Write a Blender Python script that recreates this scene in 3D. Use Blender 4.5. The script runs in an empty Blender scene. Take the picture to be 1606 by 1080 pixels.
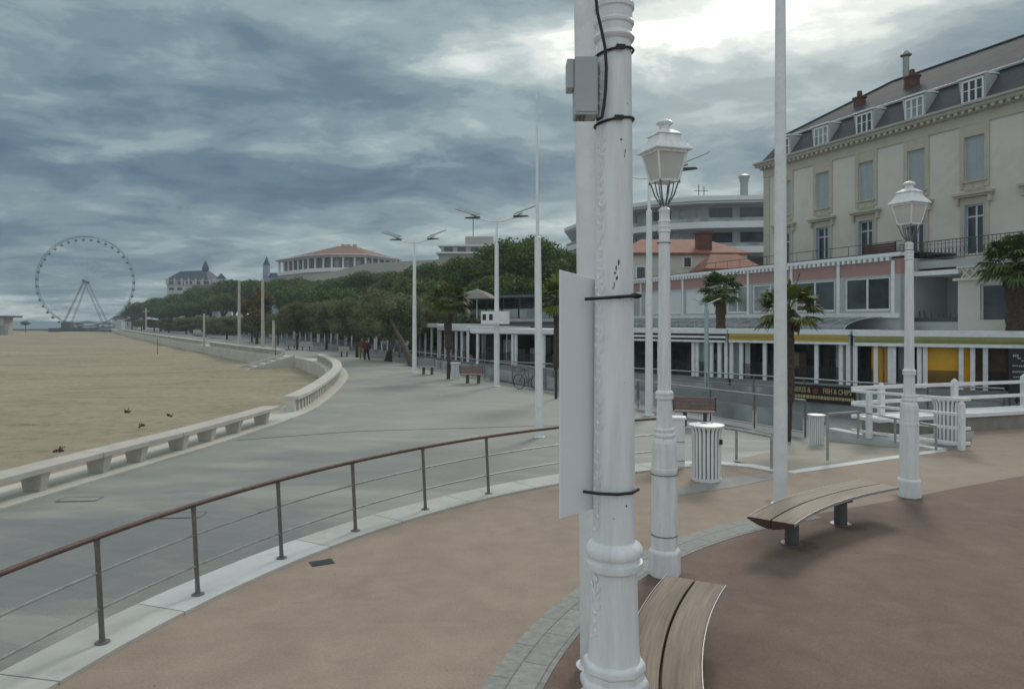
import bpy, bmesh, math, random
import numpy as np
from mathutils import Vector, Matrix, noise
R = math.radians
random.seed(7)
rng = np.random.default_rng(7)
SC = bpy.context.scene
COL = SC.collection

# ------------------------------------------------------------------ camera, world, sun
F, CX, HY, H = 1120.0, 803.0, 503.0, 2.8
cam_d = bpy.data.cameras.new('camera'); cam = bpy.data.objects.new('camera', cam_d); COL.objects.link(cam)
cam.location = (0, 0, H); cam.rotation_euler = (R(90), 0, 0)
cam_d.sensor_width = 36; cam_d.lens = 36 * F / 1606.0; cam_d.shift_y = -37.0 / 1606.0
cam_d.clip_start = 0.05; cam_d.clip_end = 20000
SC.camera = cam
SC.view_settings.view_transform = 'Standard'; SC.view_settings.look = 'None'
SC.view_settings.exposure = 0.0; SC.view_settings.gamma = 1.0
SC.cycles.use_denoising = True
SC.cycles.max_bounces = 6; SC.cycles.diffuse_bounces = 3; SC.cycles.glossy_bounces = 3
SC.cycles.transparent_max_bounces = 12

SUN_EL, SUN_AZ = R(34), R(24)          # azimuth measured from +Y towards +X
W = bpy.data.worlds.new('World'); SC.world = W; W.use_nodes = True


class NT:
    def __init__(s, tree): s.t = tree; s.n = tree.nodes; s.l = tree.links
    def add(s, typ, **kw):
        nd = s.n.new(typ)
        for k, v in kw.items():
            if k == 'inp':
                for a, b in v.items():
                    if hasattr(b, 'is_output') or isinstance(b, bpy.types.NodeSocket): s.l.new(b, nd.inputs[a])
                    else: nd.inputs[a].default_value = b
            else: setattr(nd, k, v)
        return nd
    def math(s, op, a, b=0.0, c=0.0, clamp=False):
        nd = s.n.new('ShaderNodeMath'); nd.operation = op; nd.use_clamp = clamp
        for i, v in enumerate((a, b, c)):
            if isinstance(v, bpy.types.NodeSocket): s.l.new(v, nd.inputs[i])
            else: nd.inputs[i].default_value = v
        return nd.outputs[0]
    def ramp(s, fac, stops, interp='LINEAR'):
        nd = s.n.new('ShaderNodeValToRGB'); nd.color_ramp.interpolation = interp
        while len(nd.color_ramp.elements) < len(stops): nd.color_ramp.elements.new(0.5)
        for e, (p, c) in zip(nd.color_ramp.elements, stops):
            e.position = p; e.color = (c[0], c[1], c[2], 1) if not isinstance(c, (int, float)) else (c, c, c, 1)
        s.l.new(fac, nd.inputs[0]); return nd.outputs[0]
    def mix(s, fac, a, b, typ='MIX'):
        nd = s.n.new('ShaderNodeMix'); nd.data_type = 'RGBA'; nd.blend_type = typ
        for k, v in ((0, fac), (6, a), (7, b)):
            if isinstance(v, bpy.types.NodeSocket): s.l.new(v, nd.inputs[k])
            elif k == 0: nd.inputs[0].default_value = v
            else: nd.inputs[k].default_value = (v[0], v[1], v[2], 1)
        return nd.outputs[2]
    def noise(s, vec, scale, detail=4, rough=0.5, dist=0.0, out=0):
        nd = s.n.new('ShaderNodeTexNoise'); nd.inputs['Scale'].default_value = scale
        nd.inputs['Detail'].default_value = detail; nd.inputs['Roughness'].default_value = rough
        nd.inputs['Distortion'].default_value = dist
        if vec is not None: s.l.new(vec, nd.inputs['Vector'])
        return nd.outputs[out]
    def mapping(s, vec, loc=(0, 0, 0), rot=(0, 0, 0), scale=(1, 1, 1)):
        nd = s.n.new('ShaderNodeMapping'); s.l.new(vec, nd.inputs[0])
        nd.inputs[1].default_value = loc; nd.inputs[2].default_value = rot; nd.inputs[3].default_value = scale
        return nd.outputs[0]


# big cloud masses of the overcast deck: azimuth, elevation, widths (degrees), lighter or darker
def _ae(px, py, wx, wy, amp):
    X, Y = (px - 803) / 1120.0, (503 - py) / 1120.0
    return (math.degrees(math.atan(X)), math.degrees(math.atan(Y / math.hypot(1, X))), math.degrees(wx / 1120.0), math.degrees(wy / 1120.0), amp)
SKY_MASSES = [_ae(*q) for q in ((1230, -15, 270, 66, .40), (735, 100, 85, 28, .20), (920, 62, 130, 34, .17), (140, 205, 120, 22, .11), (600, 250, 90, 14, .12),
    (660, 185, 130, 22, .08), (130, 478, 260, 14, .14), (1400, 150, 200, 40, .04), (350, 110, 200, 40, .05), (420, 470, 200, 10, .05), (420, 285, 330, 44, -.17), (1010, 70, 130, 34, .14), (240, 50, 150, 45, -.06), (790, 262, 170, 30, -.14),
    (160, 385, 260, 50, -.11), (1120, 200, 110, 55, -.05), (540, 130, 90, 40, -.06), (700, 360, 250, 40, -.03), (1560, 40, 160, 60, -.08))]
def build_world():
    t = NT(W.node_tree); W.node_tree.nodes.clear()
    out = t.add('ShaderNodeOutputWorld'); bg = t.add('ShaderNodeBackground')
    tc = t.add('ShaderNodeTexCoord').outputs['Generated']
    sky = t.add('ShaderNodeTexSky', sky_type='NISHITA', sun_disc=False, sun_elevation=SUN_EL, sun_rotation=SUN_AZ,
                air_density=1.0, dust_density=2.0)
    sep = t.add('ShaderNodeSeparateXYZ', inp={0: tc})
    x, y, z = sep.outputs
    d = t.math('ADD', t.math('MAXIMUM', z, 0.0), 0.16)
    comb = t.add('ShaderNodeCombineXYZ', inp={0: t.math('DIVIDE', x, d), 1: t.math('DIVIDE', y, d), 2: 0.0}).outputs[0]
    v1 = t.mapping(comb, loc=(3.1, 1.7, 0), rot=(0, 0, R(-10)), scale=(0.85, 1.0, 1))
    big = t.noise(v1, 0.9, 3, 0.5, 0.6)
    med = t.noise(v1, 2.3, 8, 0.56, 0.5)
    fine = t.noise(v1, 7.5, 6, 0.6, 0.5)
    c = t.math('ADD', t.math('MULTIPLY', big, 0.42), t.math('ADD', t.math('MULTIPLY', med, 0.44), t.math('MULTIPLY', fine, 0.14)))
    c = t.math('ADD', t.math('MULTIPLY', t.math('SUBTRACT', c, 0.5), 1.28), 0.5)
    # azimuth / elevation, warped by noise, carry the large cloud masses and the gaps in the deck
    wn = t.noise(v1, 2.6, 6, 0.62, 0.4, out=1)
    ws = t.add('ShaderNodeSeparateXYZ', inp={0: wn})
    az = t.math('ADD', t.math('ARCTAN2', x, y), t.math('MULTIPLY', t.math('SUBTRACT', ws.outputs[0], 0.5), 0.30))
    el = t.math('ADD', t.math('ARCSINE', z), t.math('MULTIPLY', t.math('SUBTRACT', ws.outputs[1], 0.5), 0.12))
    k = c
    for (A, E, sa, se, amp) in SKY_MASSES:
        q1 = t.math('DIVIDE', t.math('SUBTRACT', az, R(A)), R(sa)); q2 = t.math('DIVIDE', t.math('SUBTRACT', el, R(E)), R(se))
        e = t.math('EXPONENT', t.math('MULTIPLY', t.math('ADD', t.math('MULTIPLY', q1, q1), t.math('MULTIPLY', q2, q2)), -1.0))
        k = t.math('ADD', k, t.math('MULTIPLY', e, amp))
    col = t.ramp(k, [(0.24, (0.082, 0.140, 0.210)), (0.35, (0.122, 0.196, 0.255)), (0.44, (0.190, 0.274, 0.316)),
                     (0.52, (0.290, 0.380, 0.410)), (0.61, (0.44, 0.53, 0.54)), (0.73, (0.76, 0.82, 0.79)), (0.86, (1.28, 1.30, 1.22))], 'EASE')
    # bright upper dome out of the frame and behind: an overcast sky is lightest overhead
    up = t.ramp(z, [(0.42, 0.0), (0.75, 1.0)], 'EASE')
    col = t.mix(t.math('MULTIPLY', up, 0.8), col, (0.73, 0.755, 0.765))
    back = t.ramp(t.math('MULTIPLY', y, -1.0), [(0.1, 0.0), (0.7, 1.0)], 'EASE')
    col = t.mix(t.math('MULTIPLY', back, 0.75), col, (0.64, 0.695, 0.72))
    # a little clear-sky light seeps through the deck
    skyc = t.mix(1.0, sky.outputs[0], (0.10, 0.10, 0.10), 'MULTIPLY')
    col = t.mix(0.06, col, skyc)
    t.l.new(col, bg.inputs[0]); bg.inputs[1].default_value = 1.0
    t.l.new(bg.outputs[0], out.inputs[0])
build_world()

sl = bpy.data.lights.new('sun', 'SUN'); sun = bpy.data.objects.new('sun', sl); COL.objects.link(sun)
sl.energy = 1.35; sl.angle = R(14); sl.color = (1.0, 0.96, 0.9)
sdir = Vector((math.sin(SUN_AZ) * math.cos(SUN_EL), math.cos(SUN_AZ) * math.cos(SUN_EL), math.sin(SUN_EL)))
sun.rotation_euler = sdir.to_track_quat('Z', 'Y').to_euler(); sun.location = (0, 0, 50)

# ------------------------------------------------------------------ coordinate helpers
ZP = -0.30      # promenade level (the round terrace is 0)
ZS = -0.57      # street level by the shops
def G(px, py, z=0.0):
    Y = F * (H - z) / (py - HY)
    return ((px - CX) * Y / F, Y)
def P3(px, py, Y): return Vector(((px - CX) * Y / F, Y, H - (py - HY) * Y / F))
def XX(px, Y): return (px - CX) * Y / F
def ZZ(py, Y): return H - (py - HY) * Y / F

# ------------------------------------------------------------------ materials
MATS = {}
def mat(name, col, rough=0.7, var=0.12, scale=3.0, bump=0.0, bscale=40.0, metal=0.0, dirt=None, coords='Object', spec=0.5):
    if name in MATS: return MATS[name]
    m = bpy.data.materials.new(name); m.use_nodes = True; t = NT(m.node_tree)
    b = t.n['Principled BSDF']
    tc = t.add('ShaderNodeTexCoord').outputs['Object'] if coords == 'Object' else t.add('ShaderNodeNewGeometry').outputs['Position']
    n = t.noise(tc, scale, 5, 0.6)
    lo = tuple(c * (1 - var) for c in col); hi = tuple(min(1, c * (1 + var)) for c in col)
    c = t.ramp(n, [(0.3, lo), (0.7, hi)])
    if dirt:
        dc, amt, ds = dirt
        n2 = t.noise(tc, ds, 7, 0.7, 0.4)
        f = t.ramp(n2, [(0.52, 0.0), (0.72, 1.0)])
        c = t.mix(t.math('MULTIPLY', f, amt), c, dc)
    t.l.new(c, b.inputs['Base Color'])
    b.inputs['Roughness'].default_value = rough; b.inputs['Metallic'].default_value = metal
    b.inputs['Specular IOR Level'].default_value = spec
    if bump:
        n3 = t.noise(tc, bscale, 4, 0.6)
        bp = t.add('ShaderNodeBump', inp={'Height': n3, 'Strength': bump, 'Distance': 0.01})
        t.l.new(bp.outputs[0], b.inputs['Normal'])
    MATS[name] = m; return m

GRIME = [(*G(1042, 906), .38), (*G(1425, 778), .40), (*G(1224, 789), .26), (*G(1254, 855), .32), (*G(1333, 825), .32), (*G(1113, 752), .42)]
def m_terrace(name, lo, hi, stain):
    m = bpy.data.materials.new(name); m.use_nodes = True; t = NT(m.node_tree); b = t.n['Principled BSDF']
    pos = t.add('ShaderNodeNewGeometry').outputs['Position']
    big = t.noise(pos, 0.35, 6, 0.65, 0.6); mid = t.noise(pos, 2.2, 6, 0.65, 0.3); gr = t.noise(pos, 160, 2, 0.5); gr2 = t.noise(pos, 45, 3, 0.6)
    f = t.math('ADD', t.math('MULTIPLY', big, 0.5), t.math('MULTIPLY', mid, 0.5))
    c = t.ramp(f, [(0.36, lo), (0.62, hi)])
    g = t.ramp(t.math('ADD', t.math('MULTIPLY', gr, 0.6), t.math('MULTIPLY', gr2, 0.4)), [(0.35, 0.80), (0.65, 1.18)])
    c = t.mix(1.0, c, g, 'MULTIPLY')
    st = t.ramp(t.noise(t.mapping(pos, scale=(1, 1.6, 1)), 0.8, 8, 0.7, 1.0), [(0.56, 0.0), (0.68, 1.0)])
    c = t.mix(t.math('MULTIPLY', st, 0.45), c, stain)
    # pale scuffs
    sc = t.ramp(t.noise(pos, 3.3, 9, 0.75, 1.5), [(0.66, 0.0), (0.72, 1.0)])
    c = t.mix(t.math('MULTIPLY', sc, 0.22), c, tuple(min(1, v * 1.8) for v in hi))
    # dark aggregate specks, old gum and grime round the bases of posts
    vo = t.add('ShaderNodeTexVoronoi', inp={'Vector': pos, 'Scale': 2.6}); vd = vo.outputs['Distance']
    gum = t.math('LESS_THAN', vd, t.math('MULTIPLY', t.noise(pos, 0.9, 2), 0.085))
    c = t.mix(t.math('MULTIPLY', gum, 0.45), c, tuple(v * 0.45 for v in lo))
    sp = t.ramp(t.noise(pos, 95, 2, 0.6), [(0.60, 0.0), (0.68, 1.0)]); c = t.mix(t.math('MULTIPLY', sp, 0.35), c, tuple(v * 0.4 for v in lo))
    sp2 = t.ramp(t.noise(pos, 120, 2, 0.6), [(0.62, 0.0), (0.70, 1.0)]); c = t.mix(t.math('MULTIPLY', sp2, 0.25), c, tuple(min(1, v * 1.9) for v in hi))
    tr = t.ramp(t.noise(t.mapping(pos, rot=(0, 0, R(35)), scale=(0.12, 2.2, 1)), 1.3, 8, 0.7, 0.4), [(0.58, 0.0), (0.70, 1.0)]); c = t.mix(t.math('MULTIPLY', tr, 0.16), c, tuple(min(1, v * 1.6) for v in hi))
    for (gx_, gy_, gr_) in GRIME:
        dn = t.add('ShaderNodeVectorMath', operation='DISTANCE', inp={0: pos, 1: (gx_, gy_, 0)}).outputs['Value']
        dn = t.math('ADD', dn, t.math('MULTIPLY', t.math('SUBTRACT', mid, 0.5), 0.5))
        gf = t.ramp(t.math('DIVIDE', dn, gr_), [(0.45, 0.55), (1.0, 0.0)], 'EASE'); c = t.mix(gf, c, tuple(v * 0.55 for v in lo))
    t.l.new(c, b.inputs['Base Color']); b.inputs['Roughness'].default_value = 0.85
    b.inputs['Specular IOR Level'].default_value = 0.3
    bp = t.add('ShaderNodeBump', inp={'Height': gr, 'Strength': 0.35, 'Distance': 0.004}); t.l.new(bp.outputs[0], b.inputs['Normal'])
    return m
M_tan = m_terrace('tan_resin', (0.290, 0.228, 0.178), (0.372, 0.296, 0.232), (0.235, 0.185, 0.155))
M_brown = m_terrace('brown_resin', (0.160, 0.112, 0.088), (0.222, 0.160, 0.127), (0.275, 0.21, 0.172))

DAMP = [(*G(250, 860, ZP), 4.5, 3.2, (0.175, 0.19, 0.19), .75), (*G(620, 730, ZP), 4.5, 3.0, (0.20, 0.212, 0.205), .5), (*G(720, 640, ZP), 5, 6, (0.37, 0.365, 0.315), .5), (*G(420, 665, ZP), 2.5, 5, (0.36, 0.36, 0.32), .35)]
def m_paving():
    m = bpy.data.materials.new('stone_paving'); m.use_nodes = True; t = NT(m.node_tree); b = t.n['Principled BSDF']
    pos = t.add('ShaderNodeNewGeometry').outputs['Position']
    rp = t.mapping(pos, rot=(0, 0, R(20)))
    br = t.add('ShaderNodeTexBrick', inp={'Vector': rp, 'Scale': 1.0, 'Mortar Size': 0.006, 'Brick Width': 1.2, 'Row Height': 0.6,
               'Color1': (0.92, 0.92, 0.92, 1), 'Color2': (1.05, 1.05, 1.05, 1), 'Mortar': (0.80, 0.80, 0.80, 1), 'Bias': 0.0})
    streak = t.noise(t.mapping(pos, rot=(0, 0, R(-8)), scale=(0.25, 1.0, 1)), 0.9, 7, 0.65, 0.5)
    big = t.noise(pos, 0.10, 5, 0.6, 0.8)
    f = t.math('ADD', t.math('MULTIPLY', streak, 0.5), t.math('MULTIPLY', big, 0.5))
    c = t.ramp(f, [(0.36, (0.205, 0.222, 0.212)), (0.48, (0.284, 0.291, 0.270)), (0.60, (0.350, 0.355, 0.310))])
    # long-standing damp, darker stone near the railing and a paler worn lane farther out
    for (gx_, gy_, ra_, rb_, cc_, am_) in DAMP:
        dv = t.mapping(pos, loc=(-gx_ / ra_, -gy_ / rb_, 0), scale=(1 / ra_, 1 / rb_, 0)); dl = t.add('ShaderNodeVectorMath', operation='LENGTH', inp={0: dv}).outputs['Value']
        dl = t.math('ADD', dl, t.math('MULTIPLY', t.math('SUBTRACT', streak, 0.5), 1.6))
        c = t.mix(t.math('MULTIPLY', t.ramp(dl, [(0.5, 1.0), (1.1, 0.0)], 'EASE'), am_), c, cc_)
    # the dry stone far off is paler and sandier, next to the beach wind-blown sand lies on it
    sand = t.ramp(t.noise(pos, 0.7, 8, 0.75, 1.2), [(0.5, 0.0), (0.72, 1.0)])
    c = t.mix(t.math('MULTIPLY', sand, 0.35), c, (0.40, 0.36, 0.28))
    c = t.mix(0.75, c, br.outputs[0], 'MULTIPLY')
    g = t.ramp(t.noise(pos, 60, 3, 0.6), [(0.3, 0.88), (0.7, 1.1)])
    c = t.mix(1.0, c, g, 'MULTIPLY')
    t.l.new(c, b.inputs['Base Color'])
    r = t.ramp(streak, [(0.35, 0.5), (0.6, 0.8)]); t.l.new(r, b.inputs['Roughness'])
    b.inputs['Specular IOR Level'].default_value = 0.35
    bp = t.add('ShaderNodeBump', inp={'Height': br.outputs[1], 'Strength': 0.3, 'Distance': -0.004}); t.l.new(bp.outputs[0], b.inputs['Normal'])
    return m
M_pave = m_paving()

def m_sand():
    m = bpy.data.materials.new('sand'); m.use_nodes = True; t = NT(m.node_tree); b = t.n['Principled BSDF']
    pos = t.add('ShaderNodeNewGeometry').outputs['Position']
    a = t.noise(t.mapping(pos, rot=(0, 0, R(25)), scale=(0.35, 1, 1)), 0.22, 8, 0.68, 0.8)
    f2 = t.noise(pos, 1.6, 8, 0.72, 0.6)
    f = t.math('ADD', t.math('MULTIPLY', a, 0.55), t.math('MULTIPLY', f2, 0.45))
    c = t.ramp(f, [(0.34, (0.23, 0.195, 0.135)), (0.46, (0.335, 0.295, 0.210)), (0.60, (0.395, 0.352, 0.255))])
    g = t.ramp(t.noise(pos, 30, 4, 0.7), [(0.3, 0.85), (0.7, 1.12)])
    c = t.mix(1.0, c, g, 'MULTIPLY')
    damp = t.ramp(t.noise(t.mapping(pos, rot=(0, 0, R(-20)), scale=(0.5, 1.4, 1)), 0.12, 7, 0.7, 1.2), [(0.52, 0.0), (0.66, 1.0)]); c = t.mix(t.math('MULTIPLY', damp, 0.40), c, (0.185, 0.165, 0.125))
    vo = t.add('ShaderNodeTexVoronoi', inp={'Vector': pos, 'Scale': 1.7}); foot = t.ramp(vo.outputs['Distance'], [(0.10, 0.0), (0.42, 1.0)], 'EASE')
    c = t.mix(1.0, c, t.ramp(foot, [(0.0, 0.90), (1.0, 1.02)]), 'MULTIPLY')
    dbr = t.ramp(t.noise(pos, 9, 3, 0.7), [(0.70, 0.0), (0.73, 1.0)]); c = t.mix(t.math('MULTIPLY', dbr, 0.6), c, (0.07, 0.055, 0.04))
    hh = t.math('ADD', t.math('MULTIPLY', foot, 0.9), t.noise(pos, 5, 6, 0.7))
    t.l.new(c, b.inputs['Base Color']); b.inputs['Roughness'].default_value = 1.0; b.inputs['Specular IOR Level'].default_value = 0.1
    bp = t.add('ShaderNodeBump', inp={'Height': hh, 'Strength': 0.6, 'Distance': 0.07}); t.l.new(bp.outputs[0], b.inputs['Normal'])
    return m
M_sand = m_sand()

def m_white_paint(name, base=(0.74, 0.77, 0.78), chips=0.6, csc=14.0):
    m = bpy.data.materials.new(name); m.use_nodes = True; t = NT(m.node_tree); b = t.n['Principled BSDF']
    oc = t.add('ShaderNodeTexCoord').outputs['Object']
    st = t.noise(t.mapping(oc, scale=(6, 6, 0.7)), 3.0, 6, 0.65)
    c = t.ramp(st, [(0.32, tuple(v * 0.82 for v in base)), (0.6, base)])
    n = t.noise(oc, csc, 9, 0.72, 0.8)
    f = t.ramp(n, [(0.722, 0.0), (0.738, 1.0)])
    c = t.mix(t.math('MULTIPLY', f, chips), c, (0.10, 0.075, 0.06))
    run = t.ramp(t.noise(t.mapping(oc, scale=(9, 9, 0.45)), 4.0, 7, 0.7), [(0.60, 0.0), (0.76, 1.0)])
    c = t.mix(t.math('MULTIPLY', run, 0.35 * chips), c, (0.43, 0.36, 0.28))
    halo = t.ramp(n, [(0.64, 0.0), (0.74, 1.0)])
    c = t.mix(t.math('MULTIPLY', halo, 0.25 * chips), c, (0.42, 0.34, 0.26))
    t.l.new(c, b.inputs['Base Color']); b.inputs['Roughness'].default_value = 0.42
    h = t.math('ADD', t.math('MULTIPLY', t.noise(oc, 55, 4, 0.6), 0.5), t.math('MULTIPLY', f, -0.8))
    bp = t.add('ShaderNodeBump', inp={'Height': h, 'Strength': 0.35, 'Distance': 0.004}); t.l.new(bp.outputs[0], b.inputs['Normal'])
    return m
M_post = m_white_paint('white_post_paint', (0.84, 0.86, 0.87), 0.8, 9.0)
M_white = mat('white_paint', (0.80, 0.82, 0.82), 0.5, 0.06, 4, dirt=((0.45, 0.42, 0.36), 0.35, 3.0))
M_whiteplain = mat('white_panel', (0.80, 0.82, 0.85), 0.45, 0.03, 1.5)
M_boxgrey = mat('grey_box_paint', (0.42, 0.46, 0.47), 0.5, 0.06, 8)
M_black = mat('black_plastic', (0.012, 0.013, 0.016), 0.45, 0.1)
M_darkmetal = mat('dark_metal', (0.07, 0.08, 0.085), 0.45, 0.15, 8)
M_steel = mat('grey_steel', (0.34, 0.35, 0.345), 0.45, 0.2, 12, metal=0.3, dirt=((0.16, 0.13, 0.11), 0.5, 9))
M_poststeel = mat('rail_post_steel', (0.165, 0.155, 0.148), 0.5, 0.2, 14, metal=0.3, dirt=((0.12, 0.075, 0.055), 0.5, 12))
M_rust = mat('rusty_handrail', (0.118, 0.070, 0.056), 0.6, 0.3, 10, metal=0.15, dirt=((0.07, 0.05, 0.045), 0.7, 6))
M_kerb = mat('pale_kerb_stone', (0.49, 0.50, 0.46), 0.75, 0.13, 1.3, 0.25, 60, dirt=((0.30, 0.31, 0.29), 0.55, 1.4), coords='W')
M_kerb2 = mat('whiter_kerb_stone', (0.58, 0.605, 0.59), 0.7, 0.08, 1.3, 0.2, 60, dirt=((0.36, 0.37, 0.355), 0.4, 1.8), coords='W')
M_cobble = None
M_conc = mat('pale_concrete', (0.50, 0.48, 0.425), 0.85, 0.14, 1.6, 0.3, 50, dirt=((0.27, 0.26, 0.22), 0.5, 1.2), coords='W')
M_concw = mat('wall_concrete', (0.56, 0.545, 0.48), 0.85, 0.10, 0.8, 0.2, 30, dirt=((0.30, 0.29, 0.25), 0.45, 0.9), coords='W')
M_leafgap = mat('dark_joint', (0.06, 0.06, 0.055), 0.9)
M_asphalt = mat('street_paving', (0.235, 0.245, 0.245), 0.85, 0.15, 0.8, coords='W')
M_ramp = mat('beige_ramp', (0.345, 0.325, 0.265), 0.85, 0.12, 1.0, 0.2, 80, coords='W')
M_roofred = mat('red_roof_tiles', (0.27, 0.110, 0.058), 0.8, 0.2, 1.4, dirt=((0.20, 0.08, 0.05), 0.6, 0.8))
M_roofred2 = mat('pale_red_roof', (0.225, 0.130, 0.10), 0.8, 0.15, 0.4)
M_brick = mat('red_brick', (0.13, 0.055, 0.042), 0.85, 0.25, 4)
M_cream = mat('cream_render', (0.64, 0.618, 0.56), 0.9, 0.06, 0.5, dirt=((0.36, 0.33, 0.27), 0.35, 0.35))
M_stone = mat('yellow_stone', (0.50, 0.465, 0.375), 0.88, 0.10, 1.0, dirt=((0.30, 0.27, 0.2), 0.4, 1.0))
M_shutter = mat('pale_green_shutter', (0.40, 0.46, 0.475), 0.6, 0.06, 2)
M_winframe = mat('blue_grey_frame', (0.42, 0.50, 0.56), 0.5, 0.05)
M_pink = mat('pink_render', (0.41, 0.255, 0.23), 0.85, 0.06, 1)
M_grey = mat('light_grey_render', (0.43, 0.45, 0.45), 0.85, 0.07, 0.8)
M_apt = mat('apartment_grey', (0.42, 0.44, 0.44), 0.85, 0.08, 0.4)
M_aptwhite = mat('apartment_white', (0.72, 0.75, 0.76), 0.8, 0.05, 0.4)
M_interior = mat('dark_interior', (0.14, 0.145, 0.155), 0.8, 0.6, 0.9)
M_yellow = mat('yellow_panel', (0.80, 0.43, 0.02), 0.6, 0.15, 1.2)
M_yellowawn = mat('yellow_awning_cloth', (0.46, 0.36, 0.08), 0.75, 0.1, 2)
M_brownwall = mat('brown_wood_wall', (0.115, 0.072, 0.04), 0.7, 0.3, 3)
M_green = mat('pale_green_door', (0.40, 0.50, 0.48), 0.6, 0.05)
M_awngrey = mat('grey_awning_cloth', (0.10, 0.115, 0.13), 0.8, 0.1, 2)
M_fur = mat('dark_furniture', (0.09, 0.085, 0.085), 0.6, 0.4, 2)
M_plinth = mat('grey_plinth', (0.27, 0.285, 0.285), 0.85, 0.15, 1.2)
M_trunk = mat('bark', (0.075, 0.058, 0.045), 0.95, 0.35, 5, 0.6, 20)
M_palmtrunk = mat('palm_trunk_fibre', (0.075, 0.052, 0.040), 0.95, 0.5, 14, 1.0, 18)
M_wheel = mat('wheel_steel', (0.15, 0.19, 0.225), 0.6, 0.15, 1)
M_skin = mat('skin', (0.45, 0.28, 0.2), 0.6)
M_hair = mat('dark_hair', (0.015, 0.012, 0.011), 0.6)
M_redcoat = mat('dark_red_cloth', (0.085, 0.016, 0.013), 0.85)
M_darkcloth = mat('dark_trousers', (0.02, 0.018, 0.02), 0.9)
M_tancloth = mat('mustard_brown_cloth', (0.12, 0.07, 0.03), 0.9)
M_khaki = mat('khaki_trousers', (0.19, 0.15, 0.05), 0.9)
M_solar = mat('solar_panel', (0.16, 0.19, 0.205), 0.3, 0.1)
M_benchslat = mat('reddish_slats', (0.24, 0.165, 0.15), 0.75, 0.2, 6)
M_cobaltglass = None

def m_slate():
    m = bpy.data.materials.new('slate_tiles'); m.use_nodes = True; t = NT(m.node_tree); b = t.n['Principled BSDF']
    oc = t.add('ShaderNodeTexCoord').outputs['Object']
    mp = t.mapping(oc, rot=(R(90), 0, 0))
    br = t.add('ShaderNodeTexBrick', inp={'Vector': mp, 'Scale': 4.0, 'Mortar Size': 0.03, 'Color1': (0.045, 0.053, 0.064, 1),
               'Color2': (0.068, 0.078, 0.090, 1), 'Mortar': (0.03, 0.035, 0.04, 1), 'Brick Width': 0.9, 'Row Height': 0.5})
    c = t.mix(0.5, br.outputs[0], t.ramp(t.noise(oc, 1.2, 6, 0.7), [(0.3, (0.05, 0.055, 0.062)), (0.7, (0.10, 0.105, 0.11))]))
    t.l.new(c, b.inputs['Base Color']); b.inputs['Roughness'].default_value = 0.55
    return m
M_slate = m_slate()
M_roofgrey = mat('weathered_roof_tiles', (0.058, 0.060, 0.063), 0.85, 0.3, 1.8, 0.5, 8, dirt=((0.085, 0.066, 0.055), 0.5, 0.5), spec=0.12)

def m_cobble_f():
    m = bpy.data.materials.new('granite_setts'); m.use_nodes = True; t = NT(m.node_tree); b = t.n['Principled BSDF']
    uv = t.add('ShaderNodeUVMap').outputs[0]
    br = t.add('ShaderNodeTexBrick', inp={'Vector': uv, 'Scale': 1.0, 'Mortar Size': 0.008, 'Brick Width': 0.60, 'Row Height': 0.225,
               'Color1': (0.245, 0.255, 0.24, 1), 'Color2': (0.30, 0.31, 0.29, 1), 'Mortar': (0.19, 0.18, 0.16, 1)})
    pos = t.add('ShaderNodeNewGeometry').outputs['Position']
    g = t.ramp(t.noise(pos, 12, 6, 0.7), [(0.3, 0.78), (0.7, 1.2)])
    c = t.mix(1.0, br.outputs[0], g, 'MULTIPLY')
    t.l.new(c, b.inputs['Base Color']); b.inputs['Roughness'].default_value = 0.8
    bp = t.add('ShaderNodeBump', inp={'Height': br.outputs[1], 'Strength': 0.5, 'Distance': -0.006}); t.l.new(bp.outputs[0], b.inputs['Normal'])
    return m
M_cobble = m_cobble_f()

def m_wood():
    m = bpy.data.materials.new('weathered_wood'); m.use_nodes = True; t = NT(m.node_tree); b = t.n['Principled BSDF']
    uv = t.add('ShaderNodeUVMap').outputs[0]
    g = t.noise(t.mapping(uv, scale=(1.2, 38, 1)), 1.0, 8, 0.7, 0.6)
    g2 = t.noise(t.mapping(uv, scale=(0.9, 5, 1)), 1.0, 6, 0.6, 0.4)
    f = t.math('ADD', t.math('MULTIPLY', g, 0.55), t.math('MULTIPLY', g2, 0.45))
    c = t.ramp(f, [(0.34, (0.085, 0.055, 0.036)), (0.48, (0.178, 0.125, 0.082)), (0.62, (0.275, 0.210, 0.148))])
    crack = t.ramp(g, [(0.30, 0.0), (0.36, 1.0)])
    c = t.mix(1.0, c, t.mix(crack, (0.45, 0.4, 0.38), (1, 1, 1)), 'MULTIPLY')
    t.l.new(c, b.inputs['Base Color']); b.inputs['Roughness'].default_value = 0.65
    bp = t.add('ShaderNodeBump', inp={'Height': g, 'Strength': 0.5, 'Distance': 0.004}); t.l.new(bp.outputs[0], b.inputs['Normal'])
    return m
M_wood = m_wood()
M_woodend = mat('dark_red_wood_end', (0.075, 0.035, 0.03), 0.6, 0.3, 12)

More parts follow.
